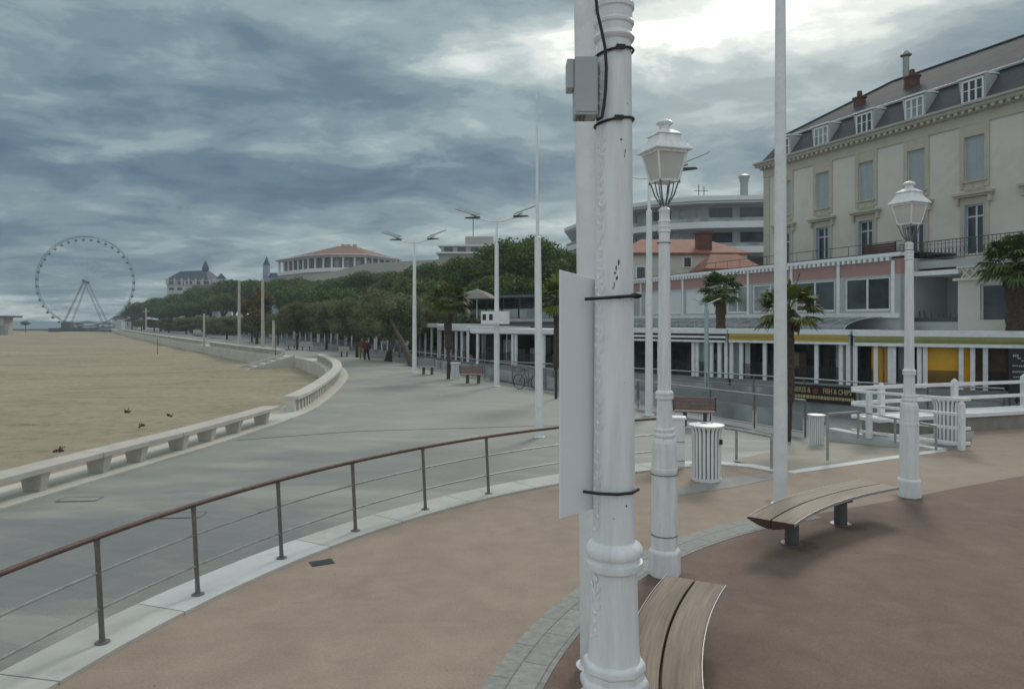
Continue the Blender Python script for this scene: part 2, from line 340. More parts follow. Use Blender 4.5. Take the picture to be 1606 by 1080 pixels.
def m_glass(name, col=(0.05, 0.065, 0.075), rough=0.08, alpha=1.0):
    m = bpy.data.materials.new(name); m.use_nodes = True; t = NT(m.node_tree); b = t.n['Principled BSDF']
    oc = t.add('ShaderNodeNewGeometry').outputs['Position']
    c = t.ramp(t.noise(oc, 0.9, 3, 0.5), [(0.35, tuple(v * 0.7 for v in col)), (0.65, tuple(v * 1.3 for v in col))])
    t.l.new(c, b.inputs['Base Color']); b.inputs['Roughness'].default_value = rough
    if alpha < 1:
        tr = t.add('ShaderNodeBsdfTransparent'); mx = t.add('ShaderNodeMixShader', inp={0: alpha})
        t.l.new(tr.outputs[0], mx.inputs[1]); t.l.new(b.outputs[0], mx.inputs[2])
        t.l.new(mx.outputs[0], t.n['Material Output'].inputs[0])
    return m
M_glass = m_glass('window_glass')
M_glasslight = m_glass('pale_curtained_glass', (0.26, 0.29, 0.30), 0.25)
M_raglass = m_glass('grey_guard_panel', (0.33, 0.365, 0.375), 0.3, 0.85)
M_shopglass = m_glass('shop_front_glass', (0.03, 0.035, 0.04), 0.05, 0.35)
M_vault = m_glass('vault_glass', (0.19, 0.225, 0.245), 0.2, 0.9)
M_lantern = m_glass('lantern_glass', (0.66, 0.65, 0.61), 0.4, 0.85)

def m_leaf(name, dark, light, rough=0.6):
    m = bpy.data.materials.new(name); m.use_nodes = True; t = NT(m.node_tree); b = t.n['Principled BSDF']
    g = t.add('ShaderNodeNewGeometry'); oc = t.add('ShaderNodeTexCoord').outputs['Object']
    oi = t.add('ShaderNodeObjectInfo').outputs['Random']
    n = t.noise(oc, 0.55, 3, 0.6)
    f = t.math('ADD', t.math('MULTIPLY', g.outputs['Random Per Island'], 0.45), t.math('MULTIPLY', n, 0.55))
    f = t.math('ADD', f, t.math('MULTIPLY', t.math('SUBTRACT', oi, 0.5), 0.14))
    c = t.ramp(f, [(0.25, dark), (0.75, light)])
    t.l.new(c, b.inputs['Base Color']); b.inputs['Roughness'].default_value = rough
    b.inputs['Specular IOR Level'].default_value = 0.25
    tl = t.add('ShaderNodeBsdfTranslucent'); t.l.new(c, tl.inputs[0])
    mx = t.add('ShaderNodeMixShader', inp={0: 0.18}); t.l.new(b.outputs[0], mx.inputs[1]); t.l.new(tl.outputs[0], mx.inputs[2])
    t.l.new(mx.outputs[0], t.n['Material Output'].inputs[0])
    return m
M_pine = m_leaf('pine_needles', (0.048, 0.090, 0.020), (0.145, 0.220, 0.052))
M_tamarisk = m_leaf('tamarisk_foliage', (0.115, 0.135, 0.060), (0.250, 0.280, 0.135))
M_brownleaf = m_leaf('brown_green_foliage', (0.110, 0.115, 0.046), (0.230, 0.235, 0.095))
M_autumn = m_leaf('autumn_foliage', (0.085, 0.065, 0.022), (0.21, 0.165, 0.05))
M_palm = m_leaf('palm_fronds', (0.050, 0.090, 0.022), (0.135, 0.195, 0.050))
M_palmy = m_leaf('yellowing_palm_fronds', (0.070, 0.095, 0.020), (0.19, 0.21, 0.050))
M_deadfrond = m_leaf('dead_fronds', (0.09, 0.06, 0.035), (0.16, 0.11, 0.06))

# ------------------------------------------------------------------ mesh builder
class MB:
    def __init__(s): s.v = []; s.f = []; s.uv = None
    def _add(s, vs, fs):
        o = len(s.v); s.v += [tuple(v) for v in vs]; s.f += [tuple(i + o for i in f) for f in fs]; return s
    def box(s, c, size, rz=0.0, taper=1.0):
        cx, cy, cz = c; sx, sy, sz = [d / 2 for d in size]; ca, sa = math.cos(rz), math.sin(rz); vs = []
        for dz, k in ((-sz, 1.0), (sz, taper)):
            for dx, dy in ((-sx, -sy), (sx, -sy), (sx, sy), (-sx, sy)):
                dx *= k; dy *= k
                vs.append((cx + dx * ca - dy * sa, cy + dx * sa + dy * ca, cz + dz))
        return s._add(vs, [(0, 3, 2, 1), (4, 5, 6, 7), (0, 1, 5, 4), (1, 2, 6, 5), (2, 3, 7, 6), (3, 0, 4, 7)])
    def bb(s, x0, x1, y0, y1, z0, z1): return s.box(((x0 + x1) / 2, (y0 + y1) / 2, (z0 + z1) / 2), (abs(x1 - x0), abs(y1 - y0), abs(z1 - z0)))
    def beam(s, p, q, w, h):
        p, q = Vector(p), Vector(q); d = (q - p).normalized()
        side = d.cross(Vector((0, 0, 1)))
        side = Vector((1, 0, 0)) if side.length < 1e-4 else side.normalized()
        up = side.cross(d).normalized(); vs = []
        for o in (p, q):
            for a, b in ((-1, -1), (1, -1), (1, 1), (-1, 1)): vs.append(o + side * a * w / 2 + up * b * h / 2)
        return s._add(vs, [(0, 1, 2, 3), (7, 6, 5, 4), (0, 4, 5, 1), (1, 5, 6, 2), (2, 6, 7, 3), (3, 7, 4, 0)])
    def tube(s, pts, r, n=8, cap=True):
        pts = [Vector(p) for p in pts]; rs = r if isinstance(r, (list, tuple)) else [r] * len(pts); vs = []; prev = None
        for i, p in enumerate(pts):
            d = (pts[min(i + 1, len(pts) - 1)] - pts[max(i - 1, 0)])
            d = d.normalized() if d.length > 1e-9 else Vector((0, 0, 1))
            if prev is None:
                a = d.cross(Vector((0, 0, 1))); a = Vector((1, 0, 0)) if a.length < 1e-3 else a.normalized()
            else:
                a = prev - d * prev.dot(d); a = a.normalized() if a.length > 1e-6 else Vector((1, 0, 0))
            prev = a; b = d.cross(a)
            for k in range(n):
                t = 2 * math.pi * k / n; vs.append(p + (a * math.cos(t) + b * math.sin(t)) * rs[i])
        fs = []
        for i in range(len(pts) - 1):
            for k in range(n):
                fs.append((i * n + k, i * n + (k + 1) % n, (i + 1) * n + (k + 1) % n, (i + 1) * n + k))
        if cap: fs.append(tuple(range(n - 1, -1, -1))); fs.append(tuple((len(pts) - 1) * n + k for k in range(n)))
        return s._add(vs, fs)
    def lathe(s, prof, c=(0, 0, 0), n=24, rot=0.0, sq=1.0):
        # prof: list of (radius, z)
        vs = []
        for r, z in prof:
            for k in range(n):
                t = 2 * math.pi * k / n + rot
                vs.append((c[0] + r * math.cos(t), c[1] + r * math.sin(t), c[2] + z))
        fs = []
        for i in range(len(prof) - 1):
            for k in range(n): fs.append((i * n + k, i * n + (k + 1) % n, (i + 1) * n + (k + 1) % n, (i + 1) * n + k))
        fs.append(tuple(range(n - 1, -1, -1))); fs.append(tuple((len(prof) - 1) * n + k for k in range(n)))
        return s._add(vs, fs)
    def prism(s, poly, z0, z1):
        n = len(poly); vs = [(x, y, z0) for x, y in poly] + [(x, y, z1) for x, y in poly]
        fs = [tuple(range(n - 1, -1, -1)), tuple(range(n, 2 * n))] + [(i, (i + 1) % n, n + (i + 1) % n, n + i) for i in range(n)]
        return s._add(vs, fs)
    def face(s, pts): return s._add(pts, [tuple(range(len(pts)))])
    def strip(s, A, B):      # sheet between two polylines of 3-D points
        n = len(A); return s._add(list(A) + list(B), [(i, i + 1, n + i + 1, n + i) for i in range(n - 1)])
    def ring(s, A, B, z0, z1):   # solid between two xy polylines
        n = len(A); vs = [(p[0], p[1], z1) for p in A] + [(p[0], p[1], z1) for p in B] + [(p[0], p[1], z0) for p in A] + [(p[0], p[1], z0) for p in B]
        fs = []
        for i in range(n - 1):
            fs += [(i, i + 1, n + i + 1, n + i), (2 * n + i, 3 * n + i, 3 * n + i + 1, 2 * n + i + 1),
                   (i, 2 * n + i, 2 * n + i + 1, i + 1), (n + i, n + i + 1, 3 * n + i + 1, 3 * n + i)]
        fs += [(0, n, 3 * n, 2 * n), (n - 1, 3 * n - 1, 4 * n - 1, 2 * n - 1)]
        return s._add(vs, fs)
    def sphere(s, c, r, sc=(1, 1, 1), n=10, m=6):
        vs = [(c[0], c[1], c[2] - r * sc[2])]; fs = []
        for i in range(1, m):
            a = -math.pi / 2 + math.pi * i / m
            for k in range(n):
                t = 2 * math.pi * k / n
                vs.append((c[0] + r * sc[0] * math.cos(a) * math.cos(t), c[1] + r * sc[1] * math.cos(a) * math.sin(t), c[2] + r * sc[2] * math.sin(a)))
        vs.append((c[0], c[1], c[2] + r * sc[2])); L = len(vs) - 1
        for k in range(n): fs.append((0, 1 + (k + 1) % n, 1 + k)); fs.append((L, 1 + (m - 2) * n + k, 1 + (m - 2) * n + (k + 1) % n))
        for i in range(m - 2):
            for k in range(n):
                a = 1 + i * n; fs.append((a + k, a + (k + 1) % n, a + n + (k + 1) % n, a + n + k))
        return s._add(vs, fs)
    def build(s, name, m, parent=None, smooth=False, bevel=0.0, fixn=True, loc=None):
        me = bpy.data.meshes.new(name); me.from_pydata(s.v, [], s.f)
        if fixn and len(s.f) < 20000:
            bm = bmesh.new(); bm.from_mesh(me); bmesh.ops.recalc_face_normals(bm, faces=bm.faces); bm.to_mesh(me); bm.free()
        me.materials.append(m)
        if smooth: me.shade_smooth() if hasattr(me, 'shade_smooth') else None
        o = bpy.data.objects.new(name, me); COL.objects.link(o)
        if parent: o.parent = parent
        if loc: o.location = loc
        if smooth:
            try: me.set_sharp_from_angle(angle=R(38))
            except Exception: pass
        if bevel:
            b = o.modifiers.new('bevel', 'BEVEL'); b.width = bevel; b.segments = 2; b.limit_method = 'ANGLE'; b.angle_limit = R(40)
        return o

def tag(o, label=None, cat=None, group=None, kind=None):
    if label: o['label'] = label
    if cat: o['category'] = cat
    if group: o['group'] = group
    if kind: o['kind'] = kind
    return o
def thing(name, label, cat, loc=(0, 0, 0), rz=0.0, group=None):
    o = bpy.data.objects.new(name, None); COL.objects.link(o); o.empty_display_size = 0.2
    o.location = loc; o.rotation_euler = (0, 0, rz); return tag(o, label, cat, group)
def struct(mb, name, m, **kw): return tag(mb.build(name, m, **kw), kind='structure')
def kids(o): return [c for c in bpy.data.objects if c.parent == o]
KC = {}
def copy_tree(o, parent=None):
    c = o.copy(); COL.objects.link(c); c.parent = parent
    if o.name not in KC: KC[o.name] = kids(o)
    for ch in KC[o.name]: copy_tree(ch, c)
    return c
def clone(proto, loc, rz=0.0, label=None, scale=None, group=None):
    c = copy_tree(proto); c.location = loc; c.rotation_euler = (0, 0, rz)
    if label: c['label'] = label
    if group: c['group'] = group
    if scale: c.scale = scale if isinstance(scale, tuple) else (scale,) * 3
    return c
def catmull(pts, k=8):
    P = [Vector((p[0], p[1])) for p in pts]; out = []
    for i in range(len(P) - 1):
        p0 = P[max(i - 1, 0)]; p1 = P[i]; p2 = P[i + 1]; p3 = P[min(i + 2, len(P) - 1)]
        for j in range(k):
            t = j / k
            out.append(0.5 * ((2 * p1) + (-p0 + p2) * t + (2 * p0 - 5 * p1 + 4 * p2 - p3) * t * t + (-p0 + 3 * p1 - 3 * p2 + p3) * t ** 3))
    out.append(P[-1]); return out
def offset(path, d):
    out = []
    for i, p in enumerate(path):
        a = path[max(i - 1, 0)]; b = path[min(i + 1, len(path) - 1)]; t = (b - a).normalized()
        out.append(p + Vector((-t.y, t.x)) * d)      # positive = to the left of travel
    return out
def resample(path, step):
    L = [0]
    for i in range(1, len(path)): L.append(L[-1] + (path[i] - path[i - 1]).length)
    n = max(1, int(round(L[-1] / step))); out = []; j = 0
    for k in range(n + 1):
        d = L[-1] * k / n
        while j < len(L) - 2 and L[j + 1] < d: j += 1
        t = 0 if L[j + 1] == L[j] else (d - L[j]) / (L[j + 1] - L[j]); out.append(path[j].lerp(path[j + 1], t))
    return out
def text_mesh(body, size, name, m, parent, loc, rot, extrude=0.003):
    cu = bpy.data.curves.new('lettering', 'FONT'); cu.body = body; cu.size = size; cu.extrude = extrude
    cu.align_x = 'CENTER'; cu.align_y = 'CENTER'; cu.offset = size * 0.015
    o = bpy.data.objects.new('lettering_tmp', cu); COL.objects.link(o)
    dg = bpy.context.evaluated_depsgraph_get(); me = bpy.data.meshes.new_from_object(o.evaluated_get(dg))
    bpy.data.objects.remove(o); bpy.data.curves.remove(cu)
    me.materials.clear(); me.materials.append(m)
    r = bpy.data.objects.new(name, me); COL.objects.link(r); r.parent = parent; r.location = loc; r.rotation_euler = rot
    return r

# ------------------------------------------------------------------ ground sheets, sea, beach
CEN = Vector((7.5, 3.2))
def arc(r, a0, a1, n=60, c=CEN): return [Vector((c.x + r * math.cos(R(a0 + (a1 - a0) * i / n)), c.y + r * math.sin(R(a0 + (a1 - a0) * i / n)))) for i in range(n + 1)]

struct(MB().face([(-9000, 320, -3.2), (9000, 320, -3.2), (9000, 15000, -3.2), (-9000, 15000, -3.2)]), 'sea',
       mat('sea_water', (0.10, 0.15, 0.18), 0.25, 0.1, 0.02, 0.6, 0.6, coords='W'))
# land east of the promenade
struct(MB().face([(-6, -60, ZS), (400, -60, ZS), (400, 700, ZS), (-330, 700, ZS), (-128, 262, ZS), (-30, 90, ZS), (-8.2, 44, ZS)]), 'street', M_asphalt)

# sea-wall line, promenade side edge of the pale strip
wall_px = [(-420, 930), (-150, 842), (0, 800), (120, 763), (240, 727), (360, 690), (480, 648), (520, 622), (541, 600), (546, 588),
           (535, 575), (505, 564), (450, 557), (400, 551), (330, 541), (240, 527), (188, 517.5)]
EDGE = catmull([G(x, y, ZP) for x, y in wall_px], 8)
e0 = EDGE[0]; EDGE = [Vector((e0.x - 1.5, -12))] + EDGE
tail = (EDGE[-1] - EDGE[-9]).normalized(); EDGE.append(EDGE[-1] + tail * 60)
# promenade paving: from the edge to the guard rails of the ramp
INNER = [G(1480, 668, ZP), G(1263, 685, ZP), G(1130, 662, ZP), G(1000, 640, ZP), G(870, 615, ZP), G(740, 590, ZP), G(640, 571, ZP)]
inner = catmull(INNER, 4)
far_in = [inner[-1] + Vector((-22, 36)), inner[-1] + Vector((-60, 100)), Vector((-118, 262)), EDGE[-1] + Vector((10, 6))]
inner_all = [Vector((14.5, -12)), Vector((14.5, 14))] + inner + far_in
bm = bmesh.new()
poly = [bm.verts.new((p.x, p.y, ZP)) for p in EDGE] + [bm.verts.new((p.x, p.y, ZP)) for p in reversed(inner_all)]
f = bm.faces.new(poly); ex = bmesh.ops.extrude_face_region(bm, geom=[f])
for v in [g for g in ex['geom'] if isinstance(g, bmesh.types.BMVert)]: v.co.z = ZP - 0.8
bmesh.ops.triangulate(bm, faces=bm.faces[:]); bmesh.ops.recalc_face_normals(bm, faces=bm.faces[:])
me = bpy.data.meshes.new('promenade'); bm.to_mesh(me); bm.free(); me.materials.append(M_pave)
o = bpy.data.objects.new('promenade', me); COL.objects.link(o); tag(o, kind='structure')

# pale strip along the sea wall (proud of the paving) and its face to the beach
STR = resample(EDGE, 0.8)
sA, sB = offset(STR, 0.0), offset(STR, 1.25)
struct(MB().ring(sA, sB, -2.2, ZP + 0.03), 'sea_wall_strip', M_concw)

# beach
def beach():
    nx, ny = 150, 170
    us = np.linspace(0, 1, nx); vs = np.linspace(0, 1, ny) ** 2.2
    V = []; Fc = []
    for j in range(ny):
        Y = -15 + vs[j] * 320
        xr = 4 if Y < 60 else 4 - (Y - 60) * 0.45      # tucked under the promenade
        for i in range(nx):
            X = xr - (us[i] ** 1.6) * 420
            d = min(1.0, max(0.0, (Y - 18) / 26.0)); base = ZP - 0.12 - 0.75 * d
            # distance from the wall lets the sand rise gently into a berm
            h = 0.16 * noise.noise((X * 0.08, Y * 0.08, 0)) + 0.07 * noise.noise((X * 0.35, Y * 0.35, 3)) + 0.03 * noise.noise((X * 1.3, Y * 1.3, 5))
            k = min(1, max(0, (-X - 9.5) / 6.0)) if Y < 40 else 1
            V.append((X, Y, base + 1.5 * h * (0.2 + 0.8 * k) - 0.05 * (1 - k)))
    for j in range(ny - 1):
        for i in range(nx - 1):
            a = j * nx + i; Fc.append((a, a + 1, a + nx + 1, a + nx))
    b = MB(); b.v = V; b.f = Fc
    o = struct(b, 'beach_sand', M_sand, smooth=True)
beach()
struct(MB().bb(-700, -127.5, 286, 322, -3.5, -0.75), 'beach_bank', mat('dark_bank', (0.075, 0.09, 0.075), 0.9, 0.3, 0.05, coords='W'))

# terrace (z = 0) with tan resin, brown ring, granite setts and kerb
def sheet(poly, z0, z1, name, m):
    bm = bmesh.new(); f = bm.faces.new([bm.verts.new((p[0], p[1], z1)) for p in poly])
    if z0 is not None:
        ex = bmesh.ops.extrude_face_region(bm, geom=[f])
        for v in [g for g in ex['geom'] if isinstance(g, bmesh.types.BMVert)]: v.co.z = z0
    bmesh.ops.triangulate(bm, faces=bm.faces[:]); bmesh.ops.recalc_face_normals(bm, faces=bm.faces[:])
    if z0 is None:
        for f in bm.faces:
            if f.normal.z < 0: f.normal_flip()
    me = bpy.data.meshes.new(name); bm.to_mesh(me); bm.free(); me.materials.append(m)
    o = bpy.data.objects.new(name, me); COL.objects.link(o); return tag(o, kind='structure')
Q1, Q2, Q3, Q4 = G(1228, 741), G(1478, 706), G(1303, 685, ZP), G(1150, 722, ZP)
WALLA, WALLB = Vector(G(1372, 684)), Vector(G(1640, 661))
right_end = Vector(G(2600, 640))
terr = [Vector((40, -14))] + [Vector((-4, -14))] + [p for p in arc(11.22, 215, 111, 70)] + [Vector(G(1155, 727)), Vector(Q1), Vector(Q2), Vector(G(1522, 700)), Vector(G(1530, 669)), Vector(G(1606, 663.5)), Vector((40, 17.5))]
sheet(terr, -0.6, 0.0, 'terrace', M_tan)
br = arc(7.6, 235, 114, 60)
brp = [Vector((36, -13)), Vector((3, -13))] + br + catmull([br[-1], G(1250, 812), G(1430, 779), G(1606, 746), G(1900, 700), G(2300, 668)], 6)[1:]
sheet(brp, None, 0.004, 'terrace_brown_surface', M_brown)
def band(r0, r1, a0, a1, z, n=80):
    A, B = arc(r0, a0, a1, n), arc(r1, a0, a1, n)
    b = MB().strip([(p.x, p.y, z) for p in A], [(p.x, p.y, z) for p in B])
    o = b.build('terrace_setts', M_cobble); me = o.data
    for pl in me.polygons: pass
    uv = me.uv_layers.new(name='UVMap')
    for li, l in enumerate(me.loops):
        k = l.vertex_index; i = k % (n + 1); rr = r0 if k < n + 1 else r1
        uv.data[li].uv = (R(abs(a1 - a0)) * i / n * r1, rr)
    for p in me.polygons:
        if p.normal.z < 0: p.flip()
    return tag(o, kind='structure')
band(7.6, 8.05, 235, 114, 0.008)
# faint grey paving tongue by the bin
b = MB().face([(*G(1060, 778), 0.004), (*G(1150, 764), 0.004), (*G(1232, 747), 0.004), (*G(1222, 741), 0.004), (*G(1140, 748), 0.004), (*G(1062, 766), 0.004)])
struct(b, 'terrace_grey_strip', mat('grey_strip', (0.275, 0.27, 0.255), 0.8, 0.15, 3, coords='W'))
# kerb stones
ka = [215, 209, 200.6, 191.5, 183, 175.5, 168.2, 161.2, 150.2, 143.5, 136.4, 129.3, 122, 115.5, 111]
kt = MB(); kw = MB()
for i in range(len(ka) - 1):
    a0, a1 = ka[i] - 0.04, ka[i + 1] + 0.04
    A, B = arc(11.22, a0, a1, 6), arc(11.80, a0, a1, 6)
    (kw if i == 7 else kt).ring(A, B, -0.6, 0.03)
struct(kt, 'terrace_kerb', M_kerb); struct(kw, 'terrace_kerb_new_stone', M_kerb2)
# kerb around the ramp mouth
def kerbline(pts, w, z0, z1, name, m=M_kerb2):
    p = resample([Vector(q) for q in pts], 0.6); return struct(MB().ring(offset(p, w / 2), offset(p, -w / 2), z0, z1), name, m)
e111 = arc(11.54, 111, 110.9, 1)[0]
kerbline([e111, Vector(G(1155, 728)), Vector(Q1)], 0.28, -0.6, 0.032, 'ramp_kerb')
kerbline([Vector(Q1) + Vector((0.12, 0.02)), Vector(Q2)], 0.20, -0.6, 0.006, 'ramp_threshold')
kerbline([Vector(Q2), Vector(G(1303, 685, ZP + 0.1))], 0.30, -0.6, 0.034, 'ramp_kerb')
sheet([Vector(Q1), Vector(Q2), Vector(Q3), Vector(Q4)], None, 0.0, 'ramp', M_ramp)
rp = bpy.data.objects['ramp']
for v in rp.data.vertices:
    d1 = min((Vector((v.co.x, v.co.y)) - Vector(q)).length for q in (Q3, Q4))
    if d1 < 0.01: v.co.z = ZP + 0.004
# thin drain lines in the promenade
dr = MB()
for pts in ([G(372, 690, ZP), G(560, 676, ZP), G(838, 668, ZP), G(1000, 664, ZP)],):
    p = resample([Vector(q) for q in pts], 0.7); dr.ring(offset(p, 0.025), offset(p, -0.025), ZP - 0.02, ZP + 0.005)
struct(dr, 'drain_channel', M_leafgap)
for (x, y, w, l, lab) in ((125, 783, 0.6, 0.24, 'square stone-filled cover in the grey paving beside the long concrete bench'),
                          (278, 808, 0.75, 0.28, 'stone-filled cover in the grey paving just behind the curved handrail')):
    gx, gy = G(x, y, ZP); t = thing('access_cover', lab, 'access cover', (gx, gy, ZP), R(5))
    MB().bb(-w / 2, w / 2, -l / 2, l / 2, 0.002, 0.010).build('cover_plate', M_pave, t)
    fr = MB(); fr.bb(-w / 2 - .03, w / 2 + .03, l / 2, l / 2 + .03, 0.002, 0.014).bb(-w / 2 - .03, w / 2 + .03, -l / 2 - .03, -l / 2, 0.002, 0.014)
    fr.bb(-w / 2 - .03, -w / 2, -l / 2, l / 2, 0.002, 0.014).bb(w / 2, w / 2 + .03, -l / 2, l / 2, 0.002, 0.014).build('cover_frame', mat('dusty_frame', (0.20, 0.205, 0.19), .8, .3, 5), t)
# drain grate on the terrace
gx, gy = G(505, 882); t = thing('drain_grate', 'small dark metal drain grate set in the tan terrace', 'drain', (gx, gy, 0), R(28))
MB().bb(-0.13, 0.13, -0.09, 0.09, 0.0015, 0.006).build('grate_frame', mat('grate_dark', (0.05, 0.045, 0.042), 0.6, 0.3, 20), t)
b = MB()
for i in range(7): b.bb(-0.11, 0.11, -0.075 + i * 0.022, -0.063 + i * 0.022, 0.006, 0.010)
b.build('grate_bars', M_darkmetal, t)

# ------------------------------------------------------------------ ornate lamp posts
def leaf_garland(b, z0, z1, rfun, ang0, twist, step=0.016, size=0.013):
    z = z0; k = 0
    while z < z1:
        a = ang0 + twist * (z - z0); r = rfun(z); s = size * random.uniform(0.7, 1.2)
        off = (0.09 if k % 2 else -0.09) * (0.07 / max(r, 0.01)) + random.uniform(-.16, .16)
        a2 = a + off; c = Vector((r * math.cos(a2), r * math.sin(a2), z))
        tn = Vector((-math.sin(a2), math.cos(a2), 0)); n = Vector((math.cos(a2), math.sin(a2), 0)); up = Vector((0, 0, 1))
        sd = 1 if k % 2 else -1
        tip = c + (tn * sd * 0.8 + up * 1.3) * s; base = c - (tn * sd * 0.3 + up * 0.9) * s
        l1 = c + tn * s * 0.7 - up * s * 0.2; l2 = c - tn * s * 0.7 - up * s * 0.2; top = c + n * random.uniform(.003, .0075)
        b._add([base, l1, tip, l2, top], [(0, 1, 4), (1, 2, 4), (2, 3, 4), (3, 0, 4)])
        z += step * random.uniform(.6, 1.3); k += 1
LS = 0.79
def make_lamp_post(label):
    t = thing('lamp_post', label, 'street lamp', group='ornate white lantern posts on the terrace')
    # octagonal plinth and pedestal
    o8 = R(22.5)
    MB().lathe([(0.175, 0.0), (0.178, 0.02), (0.178, 0.255), (0.172, 0.275), (0.150, 0.30)], n=8, rot=o8).build('plinth', M_post, t, bevel=0.006)
    prof = [(0.147, 0.30), (0.142, 1.13), (0.146, 1.14), (0.147, 1.175), (0.141, 1.185), (0.137, 1.34), (0.138, 1.40), (0.134, 1.46), (0.124, 1.49),
            (0.112, 1.505), (0.110, 1.52), (0.121, 1.53), (0.121, 1.552), (0.108, 1.565), (0.106, 1.585), (0.112, 1.595), (0.110, 1.615), (0.094, 1.625)]
    MB().lathe(prof, n=8, rot=o8).build('pedestal', M_post, t, bevel=0.006)
    rs = lambda z: 0.0835 + (0.0595 - 0.0835) * max(0, (z - 1.62)) / (3.86 - 1.62)
    prof = [(0.092, 1.62), (0.088, 1.66), (0.086, 1.70), (rs(1.93) + .0, 1.93), (0.088, 1.937), (0.098, 1.941), (0.100, 1.948), (0.100, 1.966), (0.089, 1.970), (0.087, 1.980), (0.096, 1.984), (0.100, 1.990), (0.100, 2.010),
            (0.092, 2.022), (0.0745, 2.035)]
    sh = lambda z: 0.0745 + (0.0600 - 0.0745) * (z - 2.03) / (3.83 - 2.03)
    prof += [(sh(z), z) for z in (2.3, 2.6, 2.9, 3.2, 3.5, 3.75)]
    prof += [(0.060, 3.77), (0.068, 3.775), (0.072, 3.785), (0.068, 3.795), (0.062, 3.80), (0.063, 3.825), (0.069, 3.83), (0.070, 3.838), (0.064, 3.845),
             (0.064, 3.88), (0.070, 3.885), (0.071, 3.90), (0.066, 3.905), (0.058, 3.92), (0.060, 4.01), (0.064, 4.015), (0.064, 4.03), (0.05, 4.04), (0.030, 4.06)]
    s = MB().lathe(prof, n=28).build('shaft', M_post, t, smooth=True)
    for a0 in (R(-158), R(82)):
        for z0_, z1_, fn_ in ((2.08, 3.70, sh), (1.68, 1.92, lambda z: 0.084)):
            b = MB(); leaf_garland(b, z0_, z1_, fn_, a0, 0.06)
            r_ = fn_(z0_); b.tube([(r_ * math.cos(a0 + .06 * (z - z0_)) * fn_(z) / r_, r_ * math.sin(a0 + .06 * (z - z0_)) * fn_(z) / r_, z) for z in np.linspace(z0_, z1_, 20)], .003, 5)
            b.build('leaf_moulding', M_post, s, fixn=False, smooth=True)
    # collar and cage under the lantern
    cg = MB()
    for k in range(4):
        a = R(45 + 90 * k); ca, sa = math.cos(a), math.sin(a)
        cg.tube([(0.035 * ca, 0.035 * sa, 4.06), (0.055 * ca, 0.055 * sa, 4.10), (0.11 * ca, 0.11 * sa, 4.19), (0.15 * ca, 0.15 * sa, 4.31), (0.172 * ca, 0.172 * sa, 4.335), (0.172 * ca, 0.172 * sa, 4.31)], 0.009, 6)
        a = R(90 * k); ca, sa = math.cos(a), math.sin(a)
        cg.tube([(0.035 * ca, 0.035 * sa, 4.08), (0.09 * ca, 0.09 * sa, 4.20), (0.12 * ca, 0.12 * sa, 4.33)], 0.007, 6)
    cg.build('lantern_cradle', mat('aged_metal', (0.15, 0.16, 0.165), 0.5, 0.3, 20), t)
    def sq(hw, z):
        hw = hw * LS; return [(-hw, -hw, z), (hw, -hw, z), (hw, hw, z), (-hw, hw, z)]
    def frus(b, levels):
        vs = []; fs = []
        for hw, z in levels: vs += sq(hw, z)
        for i in range(len(levels) - 1):
            for k in range(4): fs.append((4 * i + k, 4 * i + (k + 1) % 4, 4 * i + 4 + (k + 1) % 4, 4 * i + 4 + k))
        fs.append((3, 2, 1, 0)); L = 4 * (len(levels) - 1); fs.append((L, L + 1, L + 2, L + 3)); return b._add(vs, fs)
    lan = frus(MB(), [(0.148, 4.325), (0.152, 4.35)]).build('lantern_base', M_post, t)
    frm = MB()
    for sx in (-1, 1):
        for sy in (-1, 1): frm.beam((0.115 * sx, 0.115 * sy, 4.345), (0.176 * sx, 0.176 * sy, 4.65), 0.02, 0.02)
    for a, b_ in (((-1, -1), (1, -1)), ((1, -1), (1, 1)), ((1, 1), (-1, 1)), ((-1, 1), (-1, -1))):
        frm.beam((0.176 * a[0], 0.176 * a[1], 4.645), (0.176 * b_[0], 0.176 * b_[1], 4.645), 0.024, 0.03)
    frm.build('lantern_frame', M_post, t)
    g = MB(); hb, ht = 0.111, 0.170
    for k in range(4):
        c, s_ = math.cos(R(90 * k)), math.sin(R(90 * k)); rt = lambda x, y, z: (x * c - y * s_, x * s_ + y * c, z)
        g.face([rt(-hb + .008, -hb, 4.352), rt(hb - .008, -hb, 4.352), rt(ht - .008, -ht, 4.632), rt(-ht + .008, -ht, 4.632)])
    g.build('lantern_glass', M_lantern, t, fixn=False)
    MB().lathe([(0.045, 4.352), (0.06, 4.40), (0.06, 4.55), (0.03, 4.60)], n=12).build('lamp', M_lantern, t, smooth=True)
    frus(MB(), [(0.284, 4.658), (0.286, 4.672), (0.222, 4.735), (0.175, 4.80), (0.166, 4.835)]).build('lantern_roof', M_post, t, bevel=0.004)
    frus(MB(), [(0.178, 4.836), (0.180, 4.848), (0.110, 4.89), (0.085, 4.905)]).build('roof_tier', M_post, t, bevel=0.003)
    MB().lathe([(0.06, 4.90), (0.062, 4.935), (0.055, 4.95), (0.092, 4.972), (0.095, 4.982), (0.075, 5.005), (0.04, 5.018), (0.0, 5.02)], n=20).build('finial', M_post, t, smooth=True)
    return t
lp = make_lamp_post('nearest white lamp post, strapped with black ties and a white board')
lp.location = (XX(963, 2.50), 2.50, 0.0); LPX, LPY = lp.location.x, lp.location.y
lp.rotation_euler = (0, 0, R(8))
g = G(1042, 908); clone(lp, (XX(1042, g[1] + .15), g[1] + 0.15, 0), R(18), 'white lantern post standing at the end of the nearest bench')
g = G(1425, 782); clone(lp, (XX(1426, g[1] + .15), g[1] + 0.15, 0), R(24), 'white lantern post at the far end of the long curved bench on the right')

